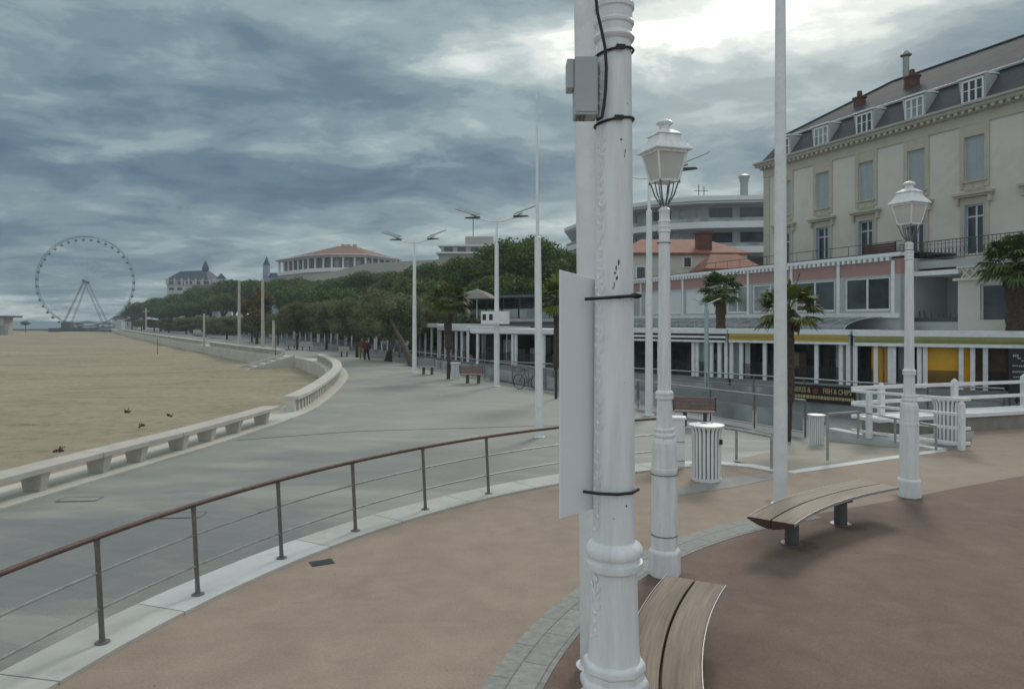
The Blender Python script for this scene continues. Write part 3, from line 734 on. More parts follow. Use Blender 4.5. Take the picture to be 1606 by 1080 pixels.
# chipped paint on the near post
def chips(items, parent, rfun):
    b = MB(); rr = random.Random(4)
    for px, py, w, h in items:
        zc = H - (py - HY) * (LPY - .065) / F; r = rfun(zc) + 0.0012; dx = (px - 963) / (F / (LPY - .06)); a = -math.acos(max(-1, min(1, dx / r)))
        n = 9; pts = []
        for i in range(n):
            th = 2 * math.pi * i / n; q = rr.uniform(.55, 1.1); pts.append((a + w * q * math.cos(th) / r, zc + h * q * math.sin(th)))
        b.face([(r * math.cos(t_), r * math.sin(t_), z_) for t_, z_ in pts])
    o = b.build('paint_chips', mat('bare_rust', (0.075, 0.052, 0.042), .8, .4, 30), parent); return o
shf = lambda z: 0.0745 + (0.0600 - 0.0745) * (z - 2.03) / (3.83 - 2.03)
ch_ = chips([(935, 224, .004, .004), (970, 218, .005, .004), (977, 236, .002, .010), (976, 243, .0016, .008), (966, 412, .0035, .012), (962, 420, .003, .012), (960, 428, .004, .006), (963, 436, .0045, .010),
       (959, 446, .002, .012), (957, 452, .002, .006), (967, 468, .003, .004), (978, 793, .004, .007), (940, 300, .0016, .003), (981, 160, .002, .004), (975, 600, .0015, .002), (958, 812, .002, .003)], lp, shf)
ch_.rotation_euler = (0, 0, R(-8))
# straps on the near post: each one a loose cable tie
def strap(z, r, label, knob=True, tilt=0.012, a_knob=-60, parent_off=(0, 0)):
    t = thing('cable_tie', label, 'cable tie', (LPX, LPY, z))
    pts = [(r * math.cos(R(a)), r * math.sin(R(a)), tilt * math.cos(R(a))) for a in range(0, 361, 15)]
    MB().tube(pts, 0.0048, 6).build('band', M_black, t, smooth=True)
    if knob:
        a = R(a_knob); MB().box(((r + .004) * math.cos(a), (r + .004) * math.sin(a), tilt * math.cos(a)), (0.014, 0.03, 0.014), a).build('buckle', M_black, t)
    return t
def zpost(py): return H - (py - HY) * (LPY - 0.06) / F
strap(zpost(76), 0.067, 'uppermost black cable tie around the nearest lamp post, above the grey box', a_knob=-80)
strap(zpost(186), 0.068, 'black cable tie round the nearest lamp post at the foot of the grey box', a_knob=-85)
t = thing('cable_tie', 'thick black strap holding the top of the white board to the nearest lamp post', 'cable tie', (LPX, LPY, zpost(466)))
b = MB().tube([(-0.105, -0.045, -0.006), (-0.06, -0.073, -0.004), (0, -0.084, 0.0), (0.05, -0.070, 0.004), (0.078, -0.03, 0.006)], 0.0062, 6); b.build('band', M_black, t, smooth=True)
MB().sphere((0.070, -0.045, 0.006), 0.0135, (1.5, 1, .8)).build('buckle', M_black, t, smooth=True)
t = thing('cable_tie', 'black strap holding the bottom of the white board to the nearest lamp post', 'cable tie', (LPX, LPY, zpost(772)))
MB().tube([(-0.112, -0.045, 0), (-0.06, -0.075, 0), (0, -0.086, 0.0), (0.05, -0.073, 0.002), (0.080, -0.03, 0.004)], 0.0056, 6).build('band', M_black, t, smooth=True)
# ties and wire bands on the two other lanterns
for (px, py, gy, r, lab) in ((1042, 837, 908, .146, 'thin dark wire band low on the pedestal of the second lantern post'), (1042, 742, 908, .150, 'thin dark wire band round the upper pedestal of the second lantern post'),
                             (1041, 381, 908, .0745, 'upper dark tie on the shaft of the second lantern post'), (1427, 358, 782, .066, 'upper dark tie on the shaft of the right lantern post'), (1427, 392, 782, .070, 'lower dark tie on the shaft of the right lantern post')):
    Yq = G(px, gy)[1] + .15; t = thing('cable_tie', lab, 'cable tie', (XX(px, Yq), Yq, ZZ(py, Yq)))
    MB().tube([(r * math.cos(R(a)), r * math.sin(R(a)), 0) for a in range(0, 361, 20)], 0.005, 6, cap=False).build('band', M_darkmetal, t)
# board
b0, b1 = Vector((XX(878.5, 2.40), 2.40)), Vector((XX(966, 2.60), 2.60))
d = (b1 - b0).normalized(); nrm = Vector((-d.y, d.x)) * 0.006
t = thing('white_board', 'blank white board strapped behind the nearest lamp post', 'sign board', (b0.x, b0.y, 0))
poly = [(b0 - b0), (b1 - b0), (b1 - b0 + nrm), (nrm)]
mb = MB(); zt0, zt1, zb0, zb1 = ZZ(423, 2.40), ZZ(446, 2.60), ZZ(813, 2.40), ZZ(788, 2.60)
vs = [(p.x, p.y, z) for z, p in ((zb0, poly[0]), (zb1, poly[1]), (zb1, poly[2]), (zb0, poly[3]), (zt0, poly[0]), (zt1, poly[1]), (zt1, poly[2]), (zt0, poly[3]))]
mb._add(vs, [(0, 3, 2, 1), (4, 5, 6, 7), (0, 1, 5, 4), (1, 2, 6, 5), (2, 3, 7, 6), (3, 0, 4, 7)]).build('panel', M_whiteplain, t, bevel=0.002)
# grey box on the post and its cable
bx = XX(914, 2.46)
t = thing('junction_box', 'grey metal box mounted high on the left of the nearest lamp post', 'junction box', (bx, 2.47, ZZ(183, 2.46)))
hb = ZZ(92, 2.46) - ZZ(183, 2.46)
MB().bb(-0.030, 0.050, -0.035, 0.055, 0.0, hb).build('housing', M_boxgrey, t, bevel=0.004)
MB().bb(-0.055, -0.0305, -0.020, 0.050, hb * 0.48, hb * 0.985).build('side_cover', M_boxgrey, t, bevel=0.003)
MB().bb(-0.028, 0.046, -0.0385, -0.0352, 0.01, hb - 0.01).build('lid', M_boxgrey, t, bevel=0.001)
b = MB()
for i in range(3): b.bb(-0.022 + i * 0.012, -0.016 + i * 0.012, -0.030, 0.03, -0.006, 0.0)
b.build('cable_glands', M_darkmetal, t)
def PC(px, py, Y): return tuple(P3(px, py, Y))
yf = LPY - 0.075
b = MB().tube([PC(935, -60, yf), PC(934, -10, yf), PC(937, 20, yf - .004), PC(944, 50, yf), PC(949, 75, yf - .006), PC(951, 105, yf), PC(950, 140, yf), PC(947, 168, yf), PC(944, 184, yf), PC(937, 188, yf + .02)], 0.0056, 8)
tag(b.build('cable', M_black, smooth=True), 'black cable running down the nearest lamp post past the grey box', 'cable')

# ------------------------------------------------------------------ flagpoles
def mast(x, y, z0, h, r0, r1, label, step=None, lean=0.0, name='flagpole', cat='flagpole', m=M_white, baseplate=True):
    t = thing(name, label, cat, (x, y, z0)); t.rotation_euler = (0, lean, 0)
    if step:
        zs, ra, rb = step
        prof = [(r0, 0), (ra, zs), (ra * 0.98, zs + 0.02), (rb, zs + 0.05), (r1, h), (r1 * 0.4, h + 0.02)]
    else: prof = [(r0, 0), (r1, h), (r1 * 0.4, h + 0.02)]
    MB().lathe(prof, n=18).build('pole', m, t, smooth=True)
    if baseplate: MB().lathe([(r0 + .035, 0.0), (r0 + .035, .012), (r0 + .004, .02), (r0 + 0.003, .03)], n=18).build('base_collar', m, t)
    return t
g = G(1224, 790); mast(g[0], g[1], 0, 13.0, 0.105, 0.055, 'tall white flagpole beside the left end of the long curved bench')
g = G(930, 1075, 0); 
mast(XX(931, 5.8), 5.8, 0, 12.5, 0.108, 0.062, 'tall white flagpole right behind the nearest lamp post', lean=R(-0.75))
g = G(846, 685, ZP); mast(g[0], g[1], ZP, 9.2, 0.115, 0.028, 'stepped white flagpole on the grey promenade just left of the white board', step=(5.3, 0.085, 0.045), lean=R(-0.5))

# twin-armed solar street lights
def make_solar(label):
    t = thing('street_light', label, 'street light', group='tall twin-armed solar lights')
    MB().lathe([(0.17, 0), (0.17, 0.03), (0.135, 0.05), (0.125, 2.2), (0.105, 4.6), (0.095, 6.7), (0.07, 6.72), (0.055, 6.8), (0.05, 7.9), (0.02, 7.93)], n=16).build('pole', M_white, t, smooth=True)
    for s, k in ((-1, 1.0), (1, 0.85)):
        a = MB().tube([(0.02 * s, 0, 7.78), (0.35 * s, 0, 7.80), (0.8 * s, 0, 7.92), (1.1 * s, 0, 8.1), (1.25 * s, 0, 8.14)], 0.03, 8).build('arm', M_white, t, smooth=True)
        h = MB(); h._add([(0.82 * s, -0.13, 7.94), (1.55 * s, -0.10, 7.98), (1.55 * s, 0.10, 7.98), (0.82 * s, 0.13, 7.94),
                          (0.82 * s, -0.13, 8.04), (1.50 * s, -0.09, 8.02), (1.50 * s, 0.09, 8.02), (0.82 * s, 0.13, 8.04)],
                         [(0, 3, 2, 1), (4, 5, 6, 7), (0, 1, 5, 4), (1, 2, 6, 5), (2, 3, 7, 6), (3, 0, 4, 7)])
        h.build('lamp_head', M_darkmetal, t)
        p = MB(); p._add([(0.90 * s, -0.35, 8.02), (1.90 * s, -0.45, 8.34), (1.90 * s, 0.40, 8.58), (0.90 * s, 0.30, 8.22),
                          (0.90 * s, -0.35, 8.05), (1.90 * s, -0.45, 8.37), (1.90 * s, 0.40, 8.61), (0.90 * s, 0.30, 8.25)],
                         [(0, 3, 2, 1), (4, 5, 6, 7), (0, 1, 5, 4), (1, 2, 6, 5), (2, 3, 7, 6), (3, 0, 4, 7)])
        p.build('solar_panel', M_solar, t)
    return t
g = G(779, 606, ZP); sp = make_solar('solar street light with the white box on its pole, nearest left of the board')
sp.location = (g[0], g[1], ZP); sp.rotation_euler = (0, 0, R(-12))
g = G(650, 584, ZP); clone(sp, (g[0], g[1], ZP), R(-10), 'twin-armed solar street light between the leaning trees and the grey bench')
g = G(1018, 651, ZP); clone(sp, (g[0], g[1], ZP), R(-20), 'solar street light just left of the second lantern post, arms showing behind the lantern')
# white box with two dark openings on the first light
g = G(779, 606, ZP); Yb = g[1] - 0.2
t = thing('speaker_box', 'white box with two dark openings hung on a street light pole', 'equipment box', (g[0] - 0.05, Yb, ZZ(508, Yb)), R(-12))
MB().bb(-0.66, 0.66, -0.18, 0.06, 0, 0.60).build('case', M_white, t, bevel=0.01)
for x in (-0.50, -0.18): MB().bb(x - 0.085, x + 0.085, -0.186, -0.181, 0.18, 0.46).build('opening', M_black, t)
# small solar lamp by the shops
t = thing('solar_lamp', 'small pale lamp with a V of two panels standing in front of the awnings', 'street light', (XX(1108, 33), 33, ZS), R(-10))
MB().lathe([(0.10, 0), (0.10, 3.9), (0.05, 3.95), (0.05, 4.15)], n=12).build('pole', M_green, t, smooth=True)
for s in (-1, 1):
    MB()._add([(0.03 * s, -.2, 4.12), (0.62 * s, -.25, 4.38), (0.62 * s, .2, 4.40), (0.03 * s, .2, 4.14), (0.03 * s, -.2, 4.15), (0.62 * s, -.25, 4.41), (0.62 * s, .2, 4.43), (0.03 * s, .2, 4.17)],
              [(0, 3, 2, 1), (4, 5, 6, 7), (0, 1, 5, 4), (1, 2, 6, 5), (2, 3, 7, 6), (3, 0, 4, 7)]).build('solar_panel', M_boxgrey, t)
# distant masts
for (px, yt, yb, r, lab) in ((375, 440, 548, 0.16, 'pale mast rising through the far trees, left one of a close pair'),
                             (412, 438, 552, 0.17, 'pale mast rising through the far trees, right one of a close pair'),
                             (320, 492, 543, 0.14, 'short white mast standing by the far sea wall'),
                             (429, 503, 556, 0.14, 'short white post behind the sea wall near the beach steps'),
                             (229, 483, 524, 0.18, 'small cross-armed white mast by the distant sea wall')):
    g = G(px, yb, ZP)
    m_ = mast(g[0], g[1], ZP, ZZ(yt, g[1]) - ZP, r, r * 0.8, lab, name='mast', cat='mast', baseplate=False, m=M_conc)
    if px == 229: MB().bb(-0.7, 0.7, -.06, .06, 5.2, 5.35).build('crossarm', M_conc, m_)
for (px, yt, yb, lab) in ((432, 498, 572, 'thin dark post standing in the sand below the beach steps'), (247, 531, 555, 'thin net post standing alone in the sand')):
    g = G(px, yb, -1.0); t = mast(g[0], g[1], -1.1, ZZ(yt, g[1]) + 1.1, 0.035, 0.03, lab, name='net_post', cat='post', m=M_darkmetal, baseplate=False)

# globe lamps
for (px, py, lab) in ((614, 513, 'left globe lamp of two standing in front of the leaning trees'), (626, 515, 'right globe lamp of two standing in front of the leaning trees')):
    Y = 60; t = thing('globe_lamp', lab, 'street lamp', (XX(px, Y), Y, ZP))
    MB().lathe([(0.09, 0), (0.05, 0.3), (0.04, 2.3)], n=10).build('pole', M_darkmetal, t, smooth=True)
    MB().sphere((0, 0, 2.5), 0.24, n=16, m=10).build('globe', mat('milky_globe', (0.60, 0.60, 0.55), 0.4, 0.03), t, smooth=True)

# ------------------------------------------------------------------ curved handrail
def terrace_rail():
    t = thing('handrail', 'long curved rusty-topped handrail along the terrace kerb', 'handrail', (CEN.x, CEN.y, 0.0))
    degs = [190.6, 184.2, 177.8, 171.4, 165, 159.3, 153.2, 146.9, 140.2, 133.6, 122.8, 112.0]
    L = 0.06; ht = 0.90
    def pt(a, z): r = 11.42 + L * z / ht; return (r * math.cos(R(a)), r * math.sin(R(a)), z + 0.03)
    angs = list(np.linspace(190.6, 112.0, 90))
    MB().tube([pt(a, ht) for a in angs], 0.024, 10).build('top_rail', M_rust, t, smooth=True)
    for z in (0.60, 0.29): MB().tube([pt(a, z) for a in angs], 0.013, 8).build('wire_rail', M_steel, t, smooth=True)
    for a in degs:
        p0, p1 = Vector(pt(a, 0)), Vector(pt(a, ht - 0.02)); q = p0.lerp(p1, 0.12); q2 = p0.lerp(p1, 0.92)
        b = MB().tube([p0, q, q2, p1], [0.026, 0.0225, 0.0225, 0.027], 10)
        po = b.build('post', M_poststeel, t, smooth=True)
        MB().lathe([(0.062, 0), (0.062, 0.008), (0.03, 0.014)], c=(p0.x, p0.y, 0.03), n=16).build('base_plate', M_poststeel, po)
terrace_rail()
def rail_run(name, label, pts, ht, zs, m=M_steel, rt=0.027, wires=(), post_r=0.026, z_along=None, cat='handrail', posts=None, endhooks=False):
    p0 = Vector(pts[0]); t = thing(name, label, cat, (p0[0], p0[1], 0))
    Q = [Vector((p[0] - p0[0], p[1] - p0[1], z)) for p, z in zip(pts, zs)]
    hts = ht if isinstance(ht, (list, tuple)) else [ht] * len(Q)
    top = [q + Vector((0, 0, h_)) for q, h_ in zip(Q, hts)]
    MB().tube(top, rt, 10).build('top_rail', m, t, smooth=True)
    for w in wires: MB().tube([q + Vector((0, 0, w)) for q in Q], 0.010, 6).build('wire_rail', m, t, smooth=True)
    for i, q in enumerate(Q):
        if posts and i not in posts: continue
        MB().tube([q, q + Vector((0, 0, hts[i] - 0.005))], post_r, 10).build('post', m, t, smooth=True)
    return t
rail_run('handrail', 'short steel handrail by the white slatted bin', [G(1137, 719), G(1155, 723), G(1210, 737)], 0.60, [0.02, 0.03, 0.03], posts=(1, 2), m=M_steel)
rail_run('handrail', 'low steel handrail beside the beige ramp', [G(1298, 722), G(1346, 689), G(1404, 697), G(1468, 707)], [0.93, 0.62, 0.56, 0.50], [0.0, 0.034, 0.034, 0.034], m=M_steel)
# small white cabinet behind second lamp post
g = G(1062, 738); t = thing('white_cabinet', 'white panelled cabinet between the lantern post and the slatted bin', 'cabinet', (g[0], g[1] + 0.35, ZP), R(-10))
MB().bb(-0.26, 0.22, -0.05, 0.20, 0, 1.22).build('cabinet_body', M_white, t, bevel=0.01)
MB().bb(-0.29, 0.25, -0.08, 0.23, 1.22, 1.26).build('cabinet_top', M_white, t, bevel=0.005)
for z in (0.42, 0.78): MB().bb(-0.26, 0.22, -0.0535, -0.0505, z, z + 0.02).build('panel_groove', M_steel, t)

# bins
def make_bin(label):
    t = thing('litter_bin', label, 'litter bin', group='white slatted litter bins')
    MB().lathe([(0.215, 0.03), (0.225, 0.86), (0.20, 0.86)], n=24).build('inner_drum', mat('bin_drum', (0.24, 0.26, 0.265), 0.6), t, smooth=True)
    b = MB(); n = 22
    for k in range(n):
        a = 2 * math.pi * k / n; ca, sa = math.cos(a), math.sin(a); w = 0.049
        prof = [(0.248, 0.05), (0.252, 0.80), (0.262, 0.88), (0.30, 0.955)]
        vs = []
        for r, z in prof:
            for rr, ss in ((r, -1), (r, 1), (r - 0.008, 1), (r - 0.008, -1)):
                vs.append((rr * ca - ss * w / 2 * sa, rr * sa + ss * w / 2 * ca, z))
        fs = [(0, 3, 2, 1), (12, 13, 14, 15)]
        for i in range(3):
            for j in range(4): fs.append((4 * i + j, 4 * i + (j + 1) % 4, 4 * i + 4 + (j + 1) % 4, 4 * i + 4 + j))
        b._add(vs, fs)
    b.build('slats', M_post, t)
    MB().lathe([(0.235, 0.0), (0.256, 0.0), (0.257, 0.05), (0.235, 0.05)], n=28).build('bottom_ring', M_post, t, smooth=True)
    MB().lathe([(0.262, 0.945), (0.305, 0.95), (0.308, 0.975), (0.24, 0.985), (0.12, 1.0), (0.10, 0.97)], n=28).build('top_ring', M_post, t, smooth=True)
    MB().lathe([(0.09, 0.972), (0.09, 1.002), (0.06, 1.01)], n=14).build('ashtray_lid', M_darkmetal, t)
    return t
g = G(1113, 756); bn = make_bin('nearest white slatted bin, between the second lantern post and the thin flagpole'); bn.location = (g[0], g[1] + 0.2, 0)
MB().box((0.20, -0.20, 0.70), (0.05, 0.03, 0.09), R(45)).build('lock_plate', M_black, bn)
g = G(1286, 701, ZP); clone(bn, (g[0], g[1] + 0.2, ZP), 0.7, 'white slatted bin down on the promenade, beside the start of the low ramp rail', scale=(0.70, 0.70, 0.80))
g = G(1497, 698); clone(bn, (g[0], g[1] + 0.25, 0), 1.9, 'white slatted bin behind the white fence at the right', scale=(1.12, 1.12, 1.06))
g = G(714, 595, ZP); clone(bn, (g[0], g[1] + 0.2, ZP), 0.4, 'far white bin on the promenade next to the thin palm', scale=(0.95, 0.95, 0.9))

# ------------------------------------------------------------------ curved wooden benches
def make_bench(label, cen, r_in, r_out, a0, a1, legs, n=36):
    mid = R((a0 + a1) / 2); ox, oy = cen[0] + (r_in + r_out) / 2 * math.cos(mid), cen[1] + (r_in + r_out) / 2 * math.sin(mid)
    t = thing('curved_bench', label, 'bench', (ox, oy, 0), group='curved wooden benches')
    gap = 0.018; rm = (r_in + r_out) / 2
    def P(r, a, z): return (cen[0] + r * math.cos(R(a)) - ox, cen[1] + r * math.sin(R(a)) - oy, z)
    for (ra, rb, thin_first) in ((r_in, rm - gap / 2, True), (rm + gap / 2, r_out, False)):
        b = MB(); N = n + 1; zt = 0.45
        for i in range(N):
            a = a0 + (a1 - a0) * i / n
            tA, tB = (0.028, 0.115) if thin_first else (0.115, 0.028)
            mA = 0.085
            b.v += [P(ra, a, zt), P(rb, a, zt), P(rb, a, zt - tB), P((ra + rb) / 2, a, zt - mA), P(ra, a, zt - tA)]
        for i in range(n):
            for k in range(5): b.f.append((5 * i + k, 5 * i + (k + 1) % 5, 5 * i + 5 + (k + 1) % 5, 5 * i + 5 + k))
        b.f.append((4, 3, 2, 1, 0)); b.f.append(tuple(5 * n + k for k in range(5)))
        o = b.build('plank', M_wood, t); me = o.data; me.materials.append(M_woodend)
        uv = me.uv_layers.new(name='UVMap')
        for p in me.polygons:
            if len(p.vertices) == 5: p.material_index = 1
        for li, l in enumerate(me.loops):
            i, k = divmod(l.vertex_index, 5); uv.data[li].uv = (R(abs(a1 - a0)) * i / n * rm + (7.3 if thin_first else 0), (0, .27, .3, .15, .02)[k] + (3.1 if thin_first else 0))
        md = o.modifiers.new('bevel', 'BEVEL'); md.width = 0.006; md.segments = 2; md.limit_method = 'ANGLE'; md.angle_limit = R(50)
    for r in (r_in - 0.009, r_out + 0.001):
        A = [P(r, a0 + (a1 - a0) * i / n, 0) for i in range(n + 1)]; B = [P(r + 0.006, a0 + (a1 - a0) * i / n, 0) for i in range(n + 1)]
        MB().ring(A, B, 0.415, 0.453).build('edge_strip', M_steel if False else mat('pale_metal_strip', (0.40, 0.39, 0.38), 0.4, 0.1, 10, metal=0.3), t)
    for a in legs:
        c = P(rm, a, 0)
        l = MB().lathe([(0.085, 0.012), (0.085, 0.345)], c=(c[0], c[1], 0), n=24).build('leg', mat('leg_metal', (0.115, 0.115, 0.118), 0.5, 0.15, 9, metal=0.3), t, smooth=True)
        MB().lathe([(0.135, 0.0045), (0.135, 0.012)], c=(c[0], c[1], 0), n=24).build('foot_plate', M_poststeel, l)
        MB().box((c[0], c[1], 0.338), (0.30, 0.10, 0.02), R(a)).build('bracket', M_darkmetal, l)
    return t
make_bench('nearest curved bench of two weathered planks, at the foot of the near lamp post', CEN, 6.43, 6.96, 150.6, 178.5, (156, 173))
# second bench: arc through its two ends, radius 7
pa = (Vector(G(1170, 810, .45)) + Vector(G(1248, 821, .45))) / 2; pb = (Vector(G(1352, 752, .45)) + Vector(G(1412, 764, .45))) / 2
mid = (pa + pb) / 2; ch = pb - pa; hl = ch.length / 2; rr = 6.6; nn = Vector((ch.y, -ch.x)).normalized(); c2 = mid + nn * math.sqrt(rr * rr - hl * hl)
aA = math.degrees(math.atan2(pa.y - c2.y, pa.x - c2.x)); aB = math.degrees(math.atan2(pb.y - c2.y, pb.x - c2.x))
la, lb = Vector(G(1254, 855)), Vector(G(1333, 825))
angL = [math.degrees(math.atan2(l.y - c2.y, l.x - c2.x)) for l in (la, lb)]
make_bench('long curved bench on the brown ground between the thin flagpole and the right lantern post', c2, rr - 0.27, rr + 0.27, aA, aB, angL)

# ------------------------------------------------------------------ concrete bench row and parapets by the beach
def idx_near(path, p):
    p = Vector(p); return min(range(len(path)), key=lambda i: (path[i] - p).length)
FINE = resample(EDGE, 0.1)
def seg(pa, pb, d=0.0):
    i, j = idx_near(FINE, pa), idx_near(FINE, pb); i, j = min(i, j), max(i, j)
    return offset(FINE, d)[i:j + 1]
leg_px = [(-190, 866), (-105, 838), (-15, 808), (88, 772), (178, 746), (240, 727), (297, 709), (344, 694), (390, 680), (432, 666)]
leg_pts = [Vector(G(x, y, ZP)) for x, y in leg_px]
joints = [1, 4, 6, 8]
order = ['concrete beach bench at the left edge of the photo, nearest in the row', 'second concrete beach bench in the row, left of the vertical joint gap', 'third concrete beach bench in the row, just after the joint gap', 'last concrete beach bench, with the rounded end before the parapet']
ends = [(0, 2), (2, 4), (4, 6), (6, 9)]
LEGT = None
for q, (i0, i1) in enumerate(ends):
    s = seg(leg_pts[i0], leg_pts[i1]); 
    if q == 3: s = seg(leg_pts[i0], Vector(G(447, 660, ZP)))
    i_a = idx_near(FINE, s[0]); 
    A = resample(s, 0.25)[0:]; o0 = A[0]
    A = [a - o0 for a in A]
    if q < 3: A[-1] = A[-1] - (A[-1] - A[-2]).normalized() * 0.02
    lft = offset(A, 0.72); rgt = offset(A, 0.18)
    t = thing('concrete_bench', order[q], 'bench', (o0.x, o0.y, ZP + 0.03), group='low concrete benches along the beach')
    MB().ring(lft, rgt, 0.33, 0.44).build('seat_slab', M_conc, t, bevel=0.012)
    ks = [k for k in range(i0, i1 + 1) if not (k == i1 and q < 3)]
    for k in ks:
        lp_ = leg_pts[k]; ii = idx_near(FINE, lp_); tg = (FINE[ii + 2] - FINE[ii - 2]).normalized(); c = FINE[ii] + Vector((-tg.y, tg.x)) * 0.44 - o0
        if k == i0 and q > 0: c = c + tg * 0.17
        ang = math.atan2(tg.y, tg.x)
        MB().box((c.x, c.y, 0.165), (0.16, 0.34, 0.33), ang, 1.35).build('leg', M_conc, t, bevel=0.01)
def parapet(pa, pb, label, n_open=True, h=0.52):
    s = resample(seg(pa, pb), 0.5); o0 = s[0].copy(); A = [a - o0 for a in s]
    t = thing('parapet_wall', label, 'low wall', (o0.x, o0.y, ZP + 0.03), group='low pale parapets along the sea wall')
    MB().ring(offset(A, 0.86), offset(A, 0.34), h - 0.13, h).build('coping', M_concw, t, bevel=0.015)
    b = MB(); Cn = offset(A, 0.60)
    for k in range(len(Cn)):
        tg = (Cn[min(k + 1, len(Cn) - 1)] - Cn[max(k - 1, 0)]).normalized(); b.box((Cn[k].x, Cn[k].y, (h - 0.13) / 2), (0.22, 0.30, h - 0.135), math.atan2(tg.y, tg.x))
    b.build('pierced_blocks', M_concw, t)
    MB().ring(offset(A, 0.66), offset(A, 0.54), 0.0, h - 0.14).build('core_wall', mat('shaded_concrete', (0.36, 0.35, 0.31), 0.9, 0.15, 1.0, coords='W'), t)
    return t
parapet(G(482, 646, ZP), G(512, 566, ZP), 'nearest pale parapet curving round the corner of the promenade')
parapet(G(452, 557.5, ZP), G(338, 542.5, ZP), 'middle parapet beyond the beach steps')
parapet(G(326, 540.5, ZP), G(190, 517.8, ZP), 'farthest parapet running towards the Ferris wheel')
# beach steps
st0 = Vector(G(468, 560, ZP)); ii = idx_near(FINE, st0); tg = (FINE[ii + 3] - FINE[ii - 3]).normalized(); nl = Vector((-tg.y, tg.x))
c = FINE[ii] + nl * 1.25
t = thing('beach_steps', 'pale concrete steps leading from the parapet down to the sand', 'steps', (c.x, c.y, ZP - 1.0), math.atan2(nl.y, nl.x))
b = MB()
for k in range(5): b.bb(k * 0.7, k * 0.7 + 0.7, -1.4, 1.4, -0.5, 0.95 - 0.2 * k)
b.build('treads', M_concw, t)
for s_ in (-1.5, 1.5): MB()._add([(0, s_ - .1, -.5), (4.2, s_ - .1, -.5), (4.2, s_ - .1, .15), (0, s_ - .1, 1.25), (0, s_ + .1, -.5), (4.2, s_ + .1, -.5), (4.2, s_ + .1, .15), (0, s_ + .1, 1.25)],
      [(0, 1, 2, 3), (7, 6, 5, 4), (0, 4, 5, 1), (1, 5, 6, 2), (2, 6, 7, 3), (3, 7, 4, 0)]).build('side_wall', M_concw, t)
# driftwood bits on the sand
for (x, y, lab) in ((93, 706, 'dark clump of driftwood standing on the sand, nearest the long concrete bench'), (222, 668, 'leftmost dark twig heap on the middle sand'),
                    (200, 645, 'upper of the dark twig heaps on the sand'), (267, 652, 'rightmost dark twig heap on the sand')):
    g = G(x, y, -0.45); b = MB(); v_ = []
    for k in range(5): b.sphere((random.uniform(-.09, .09), random.uniform(-.06, .06), random.uniform(-.06, .02)), random.uniform(.028, .05), (1.3, .8, .8), 7, 5)
    for k in range(3): b.tube([(random.uniform(-.05, .05), 0, -0.04), (random.uniform(-.12, .12), random.uniform(-.1, .1), random.uniform(.04, .09))], 0.011, 5)
    tag(b.build('driftwood', M_trunk, loc=(g[0], g[1], -0.42)), lab, 'driftwood')

# ------------------------------------------------------------------ guard rails of the street ramp
def guard_rail(label, pts2, z0, ztop, step, name='guard_rail', mid=(0.12,), panels=True):
    s = resample(pts2, step); o0 = s[0].copy(); A = [a - o0 for a in s]
    t = thing(name, label, 'guard rail', (o0.x, o0.y, z0)); h = ztop - z0
    MB().tube([(a.x, a.y, h) for a in A], 0.028, 8).build('top_rail', M_steel, t, smooth=True)
    for z in mid: MB().tube([(a.x, a.y, z) for a in A], 0.015, 6).build('bottom_rail', M_steel, t, smooth=True)
    for a in A: MB().bb(a.x - .02, a.x + .02, a.y - .02, a.y + .02, 0, h - 0.02).build('post', M_poststeel, t)
    if panels:
        for a, b in zip(A[:-1], A[1:]):
            p, q = a.lerp(b, 0.05), a.lerp(b, 0.95)
            MB().beam((p.x, p.y, h * 0.40), (q.x, q.y, h * 0.40), 0.012, h * 0.50).build('guard_panel', M_raglass, t)
    return t
guard_rail('long grey guard rail with panels along the promenade edge', catmull(INNER[1:], 5), ZP, ZP + 0.98, 1.75)
r1 = [Vector((XX(px, Y), Y)) for px, Y in ((1575, 22.2), (1380, 23.8), (1215, 27.0), (993, 31.8), (860, 35.0), (770, 37.5))]
guard_rail('farther grey guard rail on the street side, carrying the black banner', r1, ZS, 0.70, 2.1, mid=(0.55, 0.9), panels=True)
# low wall below the far rail
s = resample(r1, 1.0); MBr = MB().ring(offset(s, 0.12), offset(s, -0.12), ZS, -0.05)
tag(MBr.build('low_wall', M_plinth), 'low grey wall below the farther guard rail', 'low wall')
# banner
A, B = Vector((XX(1236, 26.3), 26.3)), Vector((XX(1340, 24.45), 24.45)); A -= Vector((0.0, 0.10)); B -= Vector((0, .10))
an = math.atan2(B.y - A.y, B.x - A.x); L = (B - A).length; mid_ = (A + B) / 2
t = thing('banner', 'black banner with yellow lettering FISH & CHIPS tied to the far guard rail', 'banner', (mid_.x, mid_.y, -0.10), an)
MB().bb(-L / 2, L / 2, -0.006, 0.006, 0, 0.62).build('banner_cloth', mat('banner_black', (0.014, 0.012, 0.010), 0.6), t)
M_let = mat('yellow_lettering', (0.42, 0.36, 0.17), 0.6, 0.05)
l_ = text_mesh('BIERES &', 0.25, 'lettering', M_let, t, (-L * 0.30, -0.012, 0.42), (R(90), 0, 0)); l_.scale = (.70, 1, 1)
l_ = text_mesh('FISH & CHIPS', 0.25, 'lettering', M_let, t, (L * 0.235, -0.012, 0.42), (R(90), 0, 0)); l_.scale = (.70, 1, 1)
b = MB(); random.seed(5)
x = -L / 2 + 0.08
while x < L / 2 - 0.1:
    w = random.uniform(0.05, 0.12)
    b.bb(x, x + w, -0.012, -0.0075, 0.13 + random.uniform(-.01, .01), 0.24); x += w + 0.022
b.build('small_print', M_let, t)
em = MB().lathe([(0.10, -0.003), (0.10, 0.003)], n=16).build('red_emblem', mat('red_mark', (0.20, 0.035, 0.02), 0.6), t)
